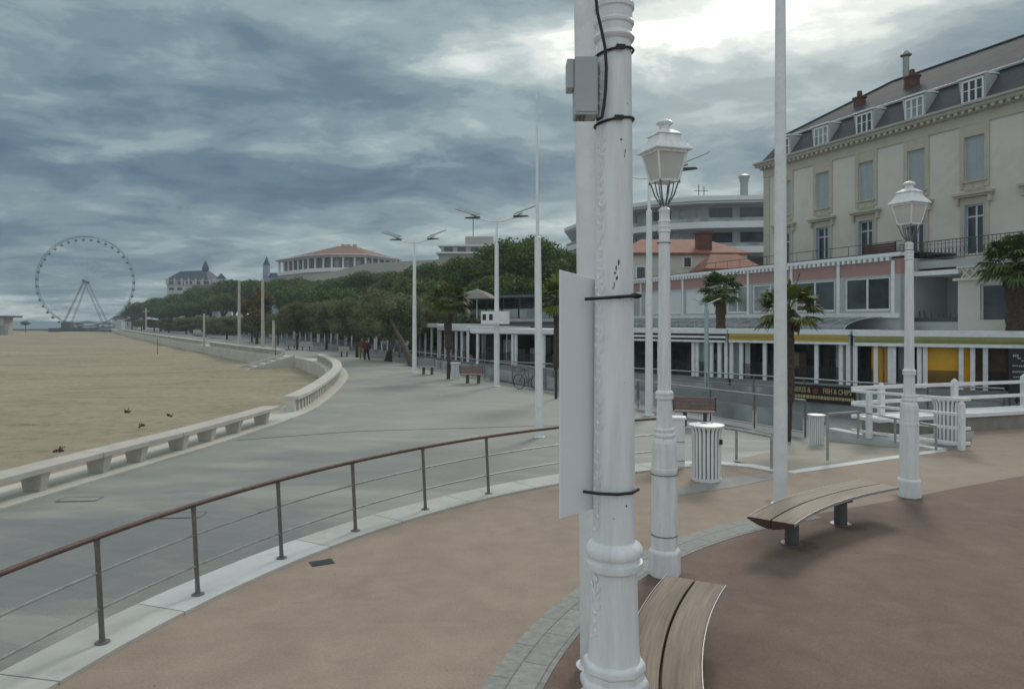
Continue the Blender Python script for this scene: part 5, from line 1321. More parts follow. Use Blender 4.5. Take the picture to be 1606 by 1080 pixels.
# rail of the annex deck and screen
t = thing('deck_railing', 'thin dark railing along the flat annex roof in front of the hotel windows', 'railing', (AO.x, AO.y, ZS), arz)
MB().tube([(9.5, 0.1, Zs(6.62)), (AL, 0.1, Zs(6.62))], 0.02, 6).build('top_rail', M_darkmetal, t)
b = MB(); x = 9.6
while x < AL: b.beam((x, 0.1, Zs(6.122)), (x, 0.1, Zs(6.61)), 0.02, 0.02); x += 1.2
b.build('uprights', M_darkmetal, t)
t = thing('wooden_screen', 'reddish-brown slatted screen on the annex roof under a hotel window', 'screen', (XX(1381, 38.5), 38.5, 5.552 + 0.0), hrz)
t.location.z = 6.125
b = MB()
for k in range(6): b.bb(-0.9, 0.9, -0.03, 0.03, 0.05 + k * .13, 0.16 + k * .13)
b.build('slats', mat('red_brown_wood', (0.10, 0.045, 0.03), 0.7, 0.3, 5), t)
for x in (-.85, .85): MB().bb(x - .04, x + .04, .031, .09, 0, .85).build('upright', M_darkmetal, t)

# ------------------------------------------------------------------ modern flats behind
t = thing('apartment_building', 'modern grey and white flats with long curved balconies behind the orange roofs', 'building', (0, 0, ZS))
fp = [Vector(pt(px, Y)) for px, Y in ((888, 104), (935, 92), (988, 82.5), (1045, 79), (1100, 77.5), (1260, 76))]
back = [Vector(pt(1260, 76)) + Vector((4, 22)), Vector(pt(888, 108)) + Vector((2, 12))]
bodyp = offset(fp, 1.8) + [back[0], back[1]]
def poly_th(poly, z0, z1, name, m): 
    return MB().prism([(p.x, p.y) for p in poly], z0, z1).build(name, m, t)
poly_th(bodyp, 0, Zs(15.7), 'building_body', M_apt)
for i, z in enumerate((15.55, 12.85, 10.15, 7.45, 4.75)):
    poly_th(offset(fp, 0.0) + offset(fp, 1.9)[::-1], Zs(z), Zs(z + 0.22), 'balcony_slab', M_aptwhite)
    if i: MB().ring(offset(fp, -0.02), offset(fp, 0.12), Zs(z + 0.0), Zs(z + 0.70)).build('balcony_front', M_aptwhite, t)
    if i: MB().ring(offset(fp, 0.0), offset(fp, 0.05), Zs(z + 0.64), Zs(z + 1.1)).build('balcony_glass', M_raglass, t)
poly_th(offset(fp, -0.3) + [back[0], back[1]], Zs(15.78), Zs(16.25), 'roof_slab', M_aptwhite)
s = resample(offset(fp, 1.72), 3.3)
for k in range(len(s) - 1):
    a, b_ = s[k], s[k + 1]
    for fz in (13.1, 10.4, 7.7, 5.0):
        p, q = a.lerp(b_, 0.12), a.lerp(b_, 0.86)
        MB().beam((p.x, p.y, Zs(fz + 1.15)), (q.x, q.y, Zs(fz + 1.15)), 0.06, 2.0).build('window', M_glass if (k + int(fz)) % 3 else M_glasslight, t)
g = P3(1120, 300, 82); MB().bb(g.x - 4, g.x + 5, 82, 88, Zs(16.26), Zs(17.2)).build('roof_house', M_aptwhite, t)
MB().tube([(g.x - 1.5, 83, Zs(17.2)), (g.x - 1.5, 83, Zs(18.6))], .05, 6).tube([(g.x - .9, 83, Zs(17.2)), (g.x - .9, 83, Zs(18.4))], .05, 6).tube([(g.x - 2, 83, Zs(17.9)), (g.x - .4, 83, Zs(17.9))], .04, 6).build('antenna', M_darkmetal, t)
g = P3(1167, 300, 80); b = MB().lathe([(0.42, 0), (0.42, 2.1), (0.5, 2.1), (0.5, 2.4), (0.6, 2.45), (0.62, 2.75), (0.3, 2.9)], c=(g.x, 80, Zs(16.26)), n=14); b.build('flue', M_steel, t, smooth=True)

# orange-roofed houses
def house(label, pxa, pxb, Y, depth, ze, zr, wallm, roofm, hip=0.0, wins=(), name='house', z0=ZS, ridge_off=0.5):
    xa, xb = XX(pxa, Y), XX(pxb, Y); L = xb - xa; t = thing(name, label, 'house', (xa, Y, z0)); q = lambda z: z - z0
    MB().bb(0, L, 0, depth, 0, q(ze) - 0.02).build('wall', wallm, t)
    o = 0.35; yr = depth * ridge_off
    v = [(-o, -o, q(ze)), (L + o, -o, q(ze)), (L + o, depth + o, q(ze)), (-o, depth + o, q(ze)), (hip, yr, q(zr)), (L - hip, yr, q(zr))]
    v2 = [(x, y, z + 0.14) for x, y, z in v]
    MB()._add(v + v2, [(6, 7, 11, 10), (7, 8, 11), (8, 9, 10, 11), (9, 6, 10), (0, 3, 2, 1), (0, 1, 7, 6), (1, 2, 8, 7), (2, 3, 9, 8), (3, 0, 6, 9)]).build('roof', roofm, t, fixn=False)
    for (wpx0, wpx1, py0, py1) in wins:
        x0, x1 = XX(wpx0, Y) - xa, XX(wpx1, Y) - xa; z1, z0_ = q(ZZ(py0, Y)), q(ZZ(py1, Y))
        f_ = MB().bb(x0 - .1, x1 + .1, -.07, -.002, z0_ - .1, z1 + .1).build('window', M_aptwhite, t)
        n = max(1, int((x1 - x0) / .8))
        for k in range(n): MB().bb(x0 + (x1 - x0) * k / n + .05, x0 + (x1 - x0) * (k + 1) / n - .05, -.09, -.071, z0_, z1).build('pane', M_glass, f_)
    return t
t = house('house with a large orange tiled roof behind the annex', 975, 1172, 62, 9, 8.55, 10.25, M_cream, M_roofred, hip=2.5, wins=((998, 1012, 419, 436), (1072, 1084, 404, 418)))
x = XX(1108, 62) - XX(975, 62); b = MB().bb(x - .62, x + .62, .5, 1.5, 8.9, 11.0).bb(x - .72, x + .72, .4, 1.6, 11.0, 11.2); b.build('chimney', M_brick, t)
house('smaller orange-roofed house just in front of the brick chimney', 1112, 1190, 56, 5, 6.75, 8.1, M_cream, M_roofred, hip=0.8, wins=((1120, 1126, 428, 440),))

# ------------------------------------------------------------------ distant buildings
t = thing('villa_hotel', 'curved pale building with a low red roof above the pine trees', 'building', (0, 0, ZS))
YV = 190
fpx = [(438, 204), (486, 190), (520, 186), (572, 186), (622, 200)]
vp_ = [Vector(pt(px, Y)) for px, Y in fpx]
ev = [17.0, 18.8]
bk = [vp_[-1] + Vector((-4, 18)), vp_[0] + Vector((6, 14))]
def zz(py, Y=188): return ZZ(py, Y) - ZS
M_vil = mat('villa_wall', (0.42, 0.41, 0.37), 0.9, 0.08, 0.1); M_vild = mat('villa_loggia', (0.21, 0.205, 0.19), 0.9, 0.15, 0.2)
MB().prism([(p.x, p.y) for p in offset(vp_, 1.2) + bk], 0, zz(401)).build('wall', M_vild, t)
MB().prism([(p.x, p.y) for p in vp_ + bk], 0, zz(426)).build('lower_wall', M_vil, t)
for zc in (426.5, 404.0):
    MB().ring(offset(vp_, -0.5), offset(vp_, 0.9), zz(zc) , zz(zc) + (1.0 if zc > 410 else 0.9)).build('floor_band', M_aptwhite, t)
MB().prism([(p.x, p.y) for p in offset(vp_, -0.4) + bk], zz(404.5) , zz(404)).build('ceiling', M_vil, t) if False else None
for p in resample(vp_, 2.9):
    MB().bb(p.x - .22, p.x + .22, p.y - .1, p.y + .4, zz(426) , zz(404)).build('column', M_aptwhite, t)
for p in resample(offset(vp_, 1.15), 2.9)[:-1]:
    MB().bb(p.x + .7, p.x + 1.7, p.y - .25, p.y - .1, zz(421), zz(409)).build('window', M_glasslight, t)
for p in resample(vp_[:3], 2.4)[:-1]: MB().bb(p.x + .5, p.x + 1.7, p.y - .12, p.y - .02, zz(438), zz(430)).build('window', M_glass, t)
ov = offset(vp_, -1.6); pk = [Vector(pt(530, 196)), Vector(pt(556, 196))]
vs = [(p.x, p.y, zz(402)) for p in ov] + [(bk[0].x, bk[0].y, zz(402)), (bk[1].x, bk[1].y, zz(402))] + [(pk[0].x, pk[0].y, zz(386, 196)), (pk[1].x, pk[1].y, zz(386, 196))]
n = len(ov); A_, B_ = n + 2, n + 3
fs = [(0, 1, A_), (1, 2, A_), (2, B_, A_), (2, 3, B_), (3, 4, B_), (4, n, B_), (n, n + 1, A_, B_), (n + 1, 0, A_)]
MB()._add(vs, fs).build('roof', M_roofred2, t)
for px in (538, 546, 556): g = P3(px, 384, 196); MB().bb(g.x - .5, g.x + .5, 196, 197, zz(388, 196), zz(383, 196)).build('chimney', M_vil, t)
t = thing('terrace_wall', 'long pale sloping parapet wall below the red-roofed building', 'wall', (0, 0, ZS))
w0, w1, w2 = Vector(pt(492, 172)), Vector(pt(575, 165)), Vector(pt(700, 150))
vs = []
for p, py in ((w0, 433), (w1, 413), (w2, 406)):
    for dy in (0, 1.0):
        vs += [(p.x, p.y + dy, 0), (p.x, p.y + dy, ZZ(py, p.y) - ZS)]
MB()._add(vs, [(0, 4, 5, 1), (4, 8, 9, 5), (2, 3, 7, 6), (6, 7, 11, 10), (1, 5, 7, 3), (5, 9, 11, 7), (0, 1, 3, 2), (8, 10, 11, 9)]).build('wall_face', M_vil, t)
for k in range(9):
    p = w0.lerp(w1, k / 9) if k < 9 else w1; zt = ZZ(433 - 20 * k / 9, p.y) - ZS
    MB().bb(p.x + .3, p.x + 1.6, p.y - .06, p.y - .002, zt - 3.2, zt - 1.6).build('window', M_glass, t)
# flat-roofed block
t = thing('flat_roof_block', 'pale flat-roofed block with a rooftop hut and thin aerial above the pines', 'building', (XX(688, 140), 140, ZS))
q = lambda py, Y=140: ZZ(py, Y) - ZS
MB().bb(0, 14, 0, 12, 0, q(398)).build('wall', M_vil, t); MB().bb(-.5, 15, -.8, 12, q(398), q(395.5)).build('balcony_slab', M_aptwhite, t)
MB().bb(.3, 15, 1.5, 12, q(395.4), q(385)).build('upper_storey', M_vil, t)
for k in range(5): MB().bb(1 + k * 2.6, 2.6 + k * 2.6, 1.3, 1.49, q(394.5), q(387)).build('window', M_glass, t)
MB().bb(-.3, 15.4, 1.0, 12, q(384.9), q(383)).build('roof_slab', M_aptwhite, t)
x0 = XX(728, 140) - XX(688, 140); MB().bb(x0, x0 + 5.6, 3, 9, q(382.9), q(368)).build('roof_hut', M_vil, t)
MB().tube([(x0 + 1.6, 3, q(368)), (x0 + 1.6, 3, q(340))], .09, 5).build('aerial', M_darkmetal, t)
# chateau
t = thing('chateau_building', 'white building with steep dark slate roof on the distant tree line', 'building', (XX(262, 265), 265, ZS))
q = lambda py, Y=265: ZZ(py, Y) - ZS
W0 = XX(340, 265) - XX(262, 265)
M_ch = mat('chateau_white', (0.50, 0.53, 0.52), 0.9, 0.08, 0.1)
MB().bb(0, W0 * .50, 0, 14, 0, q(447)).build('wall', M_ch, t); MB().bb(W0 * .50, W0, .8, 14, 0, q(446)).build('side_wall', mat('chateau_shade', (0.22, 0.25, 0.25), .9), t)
MB().bb(-.3, W0 * .85, -.3, 14, q(447), q(439)).build('top_storey', M_ch, t)
for k in range(5): MB().bb(1 + k * 3.1, 3.2 + k * 3.1, -.4, -.31, q(446), q(441)).build('window', M_glass, t)
for k in range(2): MB().bb(.8 + k * 3, 2.6 + k * 3, -.1, -.002, q(455), q(451)).build('window', M_glass, t)
xr = W0 * .84
MB()._add([(-.6, -.6, q(439)), (xr, -.6, q(439)), (xr, 14, q(439)), (-.6, 14, q(439)), (3.2, 4, q(424)), (xr - 3.2, 4, q(423)), (xr - 3.2, 9, q(423)), (3.2, 9, q(424))],
          [(0, 1, 5, 4), (1, 2, 6, 5), (2, 3, 7, 6), (3, 0, 4, 7), (4, 5, 6, 7)]).build('roof', mat('far_slate', (0.055, 0.075, 0.10), .8), t)
for k in range(6): MB().bb(.2 + k * 2.6, .8 + k * 2.6, -.75, -.2, q(447), q(436.5)).build('pilaster', M_ch, t)
MB().lathe([(1.3, 0), (1.3, 1.2), (0.05, 4.0)], c=(xr - 3.4, 5, q(423)), n=6).build('turret', bpy.data.materials['far_slate'], t)
MB().bb(W0 * .86, W0 * 1.12, 2, 10, q(443), q(437)).build('roof_wing', M_ch, t); MB().lathe([(2.2, 0), (0.2, 2.2)], c=(W0 * 1.0, 4, q(437)), n=4).build('wing_roof', bpy.data.materials['far_slate'], t)
# spire
t = thing('church', 'distant dark church with a thin pointed spire above the trees', 'church', (XX(416, 250), 250, ZS))
q = lambda py, Y=250: ZZ(py, Y) - ZS
MB().bb(-.95, .95, .3, 2.3, 0, q(415)).build('tower', mat('church_stone', (0.28, 0.34, 0.38), .9), t)
MB().lathe([(1.35, 0), (0.8, 1.0), (0.03, q(401) - q(415))], c=(0, 1.3, q(415)), n=8).build('spire', mat('spire_slate', (0.035, 0.055, 0.085), .8), t)
MB()._add([(-1, 0, q(435)), (8, 0, q(435)), (8, 6, q(435)), (-1, 6, q(435)), (0, 3, q(427)), (6, 3, q(427))], [(0, 1, 5, 4), (1, 2, 5), (2, 3, 4, 5), (3, 0, 4), (0, 3, 2, 1)]).build('nave_roof', bpy.data.materials['spire_slate'], t)
MB().bb(-.8, 7.8, .2, 5.8, 0, q(435) - .02).build('nave', bpy.data.materials['church_stone'], t)

# ------------------------------------------------------------------ Ferris wheel
Yw = 262.0; rad = 70.0 * Yw / F; hub = P3(134.5, 441, Yw)
t = thing('ferris_wheel', 'tall thin Ferris wheel standing at the far end of the beach', 'Ferris wheel', (hub.x, Yw, -1.0), R(10))
hz = hub.z + 1.0; NG = 40
def wp(a, y, r=rad): return (r * math.cos(a), y, hz + r * math.sin(a))
for y in (-1.0, 1.0):
    MB().tube([wp(2 * math.pi * k / 80, y) for k in range(81)], 0.085, 5, cap=False).build('rim', M_wheel, t)
b = MB()
for k in range(80):
    a = 2 * math.pi * k / 80; a2 = 2 * math.pi * (k + 1) / 80; b.tube([wp(a, -1.0), wp(a2, 1.0)], 0.05, 4); b.tube([wp(a, -1.0), wp(a, 1.0)], 0.05, 4)
b.build('rim_bracing', M_wheel, t)
b = MB()
for k in range(NG): a = 2 * math.pi * k / NG; b.tube([(0, -1.2 if k % 2 else 1.2, hz), wp(a, -1.0 if k % 2 else 1.0)], 0.012, 4)
b.build('spoke_cables', M_wheel, t)
b = MB().tube([(0, -2.0, hz), (0, 2.0, hz)], 0.6, 12); b.build('hub', M_wheel, t)
for sx, dx, yb in ((-1, -7.4, -3), (1, 8.0, -3), (-1, -7.0, 3), (1, 7.6, 3)):
    l = MB()
    for off in (-.32, .32): l.tube([(off * .5, yb * .5, hz), (dx + off, yb, 0.2)], 0.10 if yb < 0 and dx < 0 else .06, 5)
    for k in range(16):
        f0, f1_ = k / 16, (k + 1) / 16
        l.tube([(dx * f0 + .3, yb * (.5 + .5 * f0), hz * (1 - f0) + .2 * f0), (dx * f1_ - .3, yb * (.5 + .5 * f1_), hz * (1 - f1_) + .2 * f1_)], 0.055, 4)
    l.build('leg', M_wheel, t)
for k in range(NG):
    a = 2 * math.pi * (k + .3) / NG; c = wp(a, 0, rad)
    g_ = MB().lathe([(0.28, -1.6), (0.50, -1.4), (0.52, -0.95), (0.24, -0.82)], c=c, n=8); g_.tube([(c[0], 0, c[2]), (c[0], 0, c[2] - .85)], .05, 4); g_.build('gondola', M_wheel, t)
b = MB().bb(-10, 2.5, -6, 6, -0.4, 1.2).bb(-12, -9.9, -5, 5, .2, .6).bb(3, 9, -5, 5, -.2, 0.3); b.build('platform', M_darkmetal, t)
MB().bb(-6, -3.2, -5.5, -2, 1.21, 3.4).build('ticket_booth', M_darkmetal, t)
# little things round the wheel
t = thing('beach_kiosk', 'small beach kiosk with a wide roof at the left edge of the photo', 'kiosk', (XX(-4, 200), 200, -1.1))
q = lambda py: ZZ(py, 200) + 1.1
MB().bb(-4, 1.6, 0, 4, 0, q(498)).build('walls', M_conc, t); MB().bb(-4, 3.6, -1, 5, q(498), q(495)).build('roof', M_darkmetal, t); MB().bb(-4, 3, -1.2, 0, 0, q(511)).build('counter', M_plinth, t)
t = thing('thatched_parasol', 'dark thatched beach parasol standing alone on the far sand', 'parasol', (XX(40, 240), 240, -1.1))
MB().lathe([(0.12, 0), (0.12, 2.4)], n=6).build('pole', M_trunk, t)
MB().sphere((0, 0, 3.2), 1.5, (1, 1, .52), 14, 8).build('canopy', M_darkmetal, t, smooth=True)
for (px, w, hh, lab) in ((119, 2.6, 1.7, 'small dark tent roof just right of the Ferris wheel platform'), (138, 4.0, 2.3, 'open-sided white stall under the Ferris wheel'), (166, 3.4, 1.8, 'dark covered stall near the right foot of the Ferris wheel')):
    t = thing('market_stall', lab, 'stall', (XX(px, 275), 275, -0.4))
    for x in (-w, w):
        MB().bb(x - .15, x + .15, -.15, .15, 0, hh).build('post', M_conc, t)
    MB()._add([(-w - .4, -1.5, hh), (w + .4, -1.5, hh), (w + .4, 1.5, hh), (-w - .4, 1.5, hh), (0, 0, hh + .9)], [(0, 3, 2, 1), (0, 1, 4), (1, 2, 4), (2, 3, 4), (3, 0, 4)]).build('roof', M_darkmetal if px != 138 else M_awngrey, t)
    MB().bb(-w, w, 0, .3, 0.02, hh * .6).build('counter', M_aptwhite if px == 138 else M_grey, t)
house('white cottage with a low roof at the far end of the promenade', 196, 216, 262, 8, 2.6, 4.3, M_ch, mat('far_grey_roof', (0.10, 0.12, 0.12), .9), hip=1, wins=((199, 202, 506, 511), (206, 210, 505, 512)), z0=-0.5)
house('small white building behind the right foot of the Ferris wheel', 176, 190, 285, 6, 3.6, 5.0, M_ch, M_roofgrey, hip=.8, z0=-0.5)

# ------------------------------------------------------------------ foliage
def leaf_mesh(name, blobs, n, size, m, flat=0.6, seed=1, shell=0.55):
    """many small leaf faces spread through the volume of several ellipsoid blobs"""
    r = np.random.default_rng(seed); C = []; 
    vol = np.array([b[3] * b[4] * b[5] for b in blobs]) ** 0.75; cnt = np.maximum(3, (n * vol / vol.sum()).astype(int))
    for (cx, cy, cz, rx, ry, rz), k in zip(blobs, cnt):
        d = r.normal(size=(k, 3)); d /= np.linalg.norm(d, axis=1)[:, None]; rad = shell + (1 - shell) * r.random(k) ** 0.6
        rad *= 1 + 0.10 * r.normal(size=k)
        C.append(np.stack([cx + d[:, 0] * rad * rx, cy + d[:, 1] * rad * ry, cz + d[:, 2] * rad * rz], 1))
    C = np.concatenate(C); N = len(C)
    u = r.normal(size=(N, 3)); u[:, 2] *= flat; u /= np.linalg.norm(u, axis=1)[:, None]
    w = r.normal(size=(N, 3)); w -= (w * u).sum(1)[:, None] * u; w /= np.linalg.norm(w, axis=1)[:, None]
    s = size * (0.6 + 0.8 * r.random(N))[:, None]
    V = np.stack([C - u * s, C + w * s * 0.42, C + u * s, C - w * s * 0.42], 1).reshape(-1, 3)
    me = bpy.data.meshes.new(name); me.vertices.add(len(V)); me.vertices.foreach_set('co', V.ravel().astype(np.float32))
    me.loops.add(4 * N); me.loops.foreach_set('vertex_index', np.arange(4 * N, dtype=np.int32))
    me.polygons.add(N); me.polygons.foreach_set('loop_start', np.arange(0, 4 * N, 4, dtype=np.int32)); me.polygons.foreach_set('loop_total', np.full(N, 4, dtype=np.int32))
    me.update(calc_edges=True); me.materials.append(m); return me
def crown_blobs(rx, ry, rz, zc, k, seed, dome=True, br=0.34):
    r = random.Random(seed); B = []
    for i in range(k):
        a = r.uniform(0, 6.283); q = math.sqrt(r.random()) * 0.80; x, y = q * rx * math.cos(a), q * ry * math.sin(a)
        top = math.sqrt(max(0.05, 1 - q * q)); z = zc + rz * (top * r.uniform(0.35, 0.86) if dome else r.uniform(-0.75, 0.8) * top)
        s = r.uniform(0.75, 1.25) * br; B.append((x, y, z, rx * s, ry * s, rz * s * (0.75 if dome else 1.0)))
    return B
def tree_proto(name, label, cat, m, rx, rz, zc, h_trunk, nleaf, leaf, seed, dome=True, k=26, br=0.34, trunk_r=0.25, lean=0.0):
    t = thing(name, label, cat)
    B = crown_blobs(rx, rx * .9, rz, zc, k, seed, dome, br)
    # woody inside
    b = MB(); r = random.Random(seed + 9)
    b.tube([(0, 0, -0.3), (lean * .3, 0, h_trunk * .4), (lean * .7, .1, h_trunk * .8), (lean, 0, zc)], [trunk_r, trunk_r * .8, trunk_r * .65, trunk_r * .4], 9)
    for bl in B[::3]:
        b.tube([(lean * .6, 0, h_trunk * r.uniform(.65, .95)), (bl[0] * .5 + lean * .4, bl[1] * .5, (h_trunk + bl[2]) * .5), (bl[0], bl[1], bl[2])], [trunk_r * .4, trunk_r * .25, trunk_r * .1], 6)
    b.build('trunk', M_trunk, t, smooth=True)
    core = MB()
    for bl in B: core.sphere(bl[:3], 1.0, (bl[3] * .62, bl[4] * .62, bl[5] * .62), 8, 5)
    me = leaf_mesh('crown', B, nleaf, leaf, m, seed=seed)
    c = bpy.data.objects.new('crown', me); COL.objects.link(c); c.parent = t
    cc = core.build('inner_foliage', m, c, smooth=True, fixn=False)
    return t
def place_tree(proto, used, px, Y, topy, wpx, h_ref, w_ref, label, group, z0=ZP, rz=None):
    """scale a prototype of height h_ref and width w_ref so that it fills wpx pixels and reaches topy"""
    h = ZZ(topy, Y) - z0; w = wpx * Y / F; sc = (w / w_ref, w / w_ref, h / h_ref)
    rz = random.uniform(0, 6.28) if rz is None else rz
    if not used: proto.location = (XX(px, Y), Y, z0); proto.scale = sc; proto.rotation_euler = (0, 0, rz); proto['label'] = label; proto['group'] = group; return proto
    return clone(proto, (XX(px, Y), Y, z0), rz, label, sc, group)
GP = 'stone pines massed behind the promenade'
big = [tree_proto('pine_tree', 'x', 'pine tree', M_pine, 6.0, 4.2, 6.2, 6.0, 34000, 0.17, 11, k=46, br=.30, trunk_r=.38),
       tree_proto('pine_tree', 'x', 'pine tree', M_pine, 6.0, 4.0, 6.2, 6.0, 28000, 0.18, 23, k=42, br=.30, trunk_r=.35)]
for p_ in big: pass
u = [False, False]
def bigpine(i, *a): o = place_tree(big[i], u[i], *a); u[i] = True; return o
HR = 10.6
bigpine(0, 818, 76, 370, 178, HR, 12.4, 'largest dark green pine, its dome topping the trees left of the board', GP)
bigpine(1, 742, 74, 396, 130, HR, 12.4, 'broad pine directly left of the largest pine', GP)
bigpine(1, 880, 84, 384, 90, HR, 12.4, 'pine at the right flank of the largest pine, half behind the white board', GP)
bigpine(0, 690, 96, 408, 140, HR, 12.4, 'pine below the flat-roofed block with the aerial', GP)
bigpine(1, 640, 108, 418, 130, HR, 12.4, 'pine behind the tall street light by the leaning trees', GP)
bigpine(0, 592, 118, 424, 130, HR, 12.4, 'pine under the right end of the red-roofed building', GP)
bigpine(1, 545, 130, 430, 130, HR, 12.4, 'pine under the middle of the red-roofed building', GP)
bigpine(0, 500, 142, 434, 110, HR, 12.4, 'pine under the left part of the red-roofed building', GP)
bigpine(1, 452, 155, 430, 100, HR, 12.4, 'pine under the left tip of the red-roofed building', GP)
smp = tree_proto('pine_tree', 'x', 'pine tree', M_pine, 6.0, 4.6, 5.2, 5.0, 14000, 0.26, 37, k=34, br=.33, trunk_r=.4)
far = [(408, 175, 440, 90, 'pine just left of the church spire'), (368, 190, 439, 96, 'pine behind the left pale mast'), (330, 205, 450, 86, 'pine in front of the right half of the slate-roofed white building'),
       (292, 222, 461, 84, 'pine below the left half of the slate-roofed white building'), (258, 238, 467, 74, 'pine left of the slate-roofed white building'),
       (226, 250, 474, 60, 'last but one pine on the left of the tree line'), (207, 262, 484, 34, 'leftmost pine of the tree line, nearest the Ferris wheel'),
       (350, 168, 460, 80, 'lower pine in front of the left pale mast'), (300, 185, 474, 80, 'lower pine behind the short white mast'), (252, 205, 482, 64, 'lower pine above the cross-armed mast'),
       (470, 118, 452, 90, 'lower pine behind the brown-green round tree'), (530, 102, 452, 100, 'lower pine filling the gap behind the walkers'), (660, 84, 436, 110, 'lower pine behind the yellowing palm'), (790, 66, 432, 150, 'low dark pine skirt under the largest pine')]
for i, (px, Y, ty, w, lab) in enumerate(far): place_tree(smp, i > 0, px, Y, ty, w, 9.6, 12.4, lab, GP)
# tamarisks and plane trees on the promenade
GT = 'bushy grey-green trees along the promenade'
tam = tree_proto('tamarisk_tree', 'x', 'tamarisk tree', M_tamarisk, 2.6, 2.1, 3.5, 2.4, 26000, 0.10, 51, dome=False, k=34, br=.38, trunk_r=.18)
tb = tree_proto('round_tree', 'x', 'tree', M_brownleaf, 2.6, 2.1, 3.5, 2.2, 22000, 0.10, 63, dome=False, k=30, br=.38, trunk_r=.17)
HT = 5.7
place_tree(tam, False, 612, 56, 452, 110, HT, 5.6, 'widest grey-green tamarisk crown above the two leaning trunks', GT)
place_tree(tam, True, 560, 66, 466, 84, HT, 5.6, 'grey-green tamarisk above the two walkers', GT)
place_tree(tam, True, 512, 84, 470, 70, HT, 5.6, 'grey-green tamarisk between the walkers and the brown-green tree', GT)
place_tree(tb, False, 466, 78, 473, 68, HT, 5.6, 'brown-green round tree right of the pale masts', GT)
place_tree(tb, True, 655, 62, 462, 80, HT, 5.6, 'brown-green tree just right of the tall street light', GT)
for i, (px, Y, ty, w) in enumerate(((436, 98, 490, 46), (395, 112, 492, 50), (356, 128, 494, 52), (322, 146, 496, 50), (292, 164, 497, 46), (265, 184, 499, 42), (242, 206, 500, 36), (222, 230, 502, 30))):
    place_tree(tb if i % 2 else tam, True, px, Y, ty, w, HT, 5.6, ('small far promenade tree, %s' % ('just left of the brown-green round tree', 'between the pale masts', 'left of the pale masts', 'right of the short white mast', 'left of the short white mast', 'third from the left end', 'second from the left end', 'at the left end of the promenade trees')[i]), GT)
aut = tree_proto('autumn_tree', 'x', 'tree', M_autumn, 2.4, 2.6, 4.4, 2.6, 5000, 0.2, 71, dome=False, k=22, br=.38)
place_tree(aut, False, 403, 104, 446, 56, 7.2, 5.2, 'yellow-brown autumn tree between the two pale masts', 'autumn tree')
tam2 = thing('leaning_tree', 'pair of dark trunks leaning apart in a V beside the tall street light', 'tree', (0, 0, ZP))
gA, gB = G(606, 566, ZP), G(650, 575, ZP)
MB().tube([(gA[0], gA[1], -.2), (XX(612, 54), 54, .9), (XX(618, 54.5), 54.5, 2.0), (XX(628, 55.5), 55.5, 3.4)], [.24, .2, .18, .1], 9).build('trunk', M_trunk, tam2, smooth=True)
MB().tube([(gB[0], gB[1], -.2), (XX(640, 50), 50, .7), (XX(628, 51.5), 51.5, 1.8), (XX(612, 54), 54, 3.3)], [.28, .22, .18, .1], 9).build('trunk', M_trunk, tam2, smooth=True)
# hedge-like darkness below the far trees: dark shrubs behind the shops
for i, (px, Y, w) in enumerate(((700, 64, 150), (600, 84, 150), (520, 108, 130), (430, 140, 120), (350, 175, 110), (280, 215, 90))):
    B = [(random.uniform(-6, 6), random.uniform(-1, 1), random.uniform(.8, 3.2), 2.0, 1.2, 1.3) for _ in range(26)]
    me = leaf_mesh('shrubbery', B, 3200, 0.38, M_pine, seed=80 + i); o = bpy.data.objects.new('shrubbery', me); COL.objects.link(o)
    o.location = (XX(px, Y), Y, ZS); o.scale = (w * Y / F / 14, 1, 1); o.rotation_euler = (0, 0, R(-40)); tag(o, kind='stuff')
    o['label'] = ('dark undergrowth behind the shops under the pines'); o['category'] = 'shrubs'; o['group'] = 'dark undergrowth behind the shops'

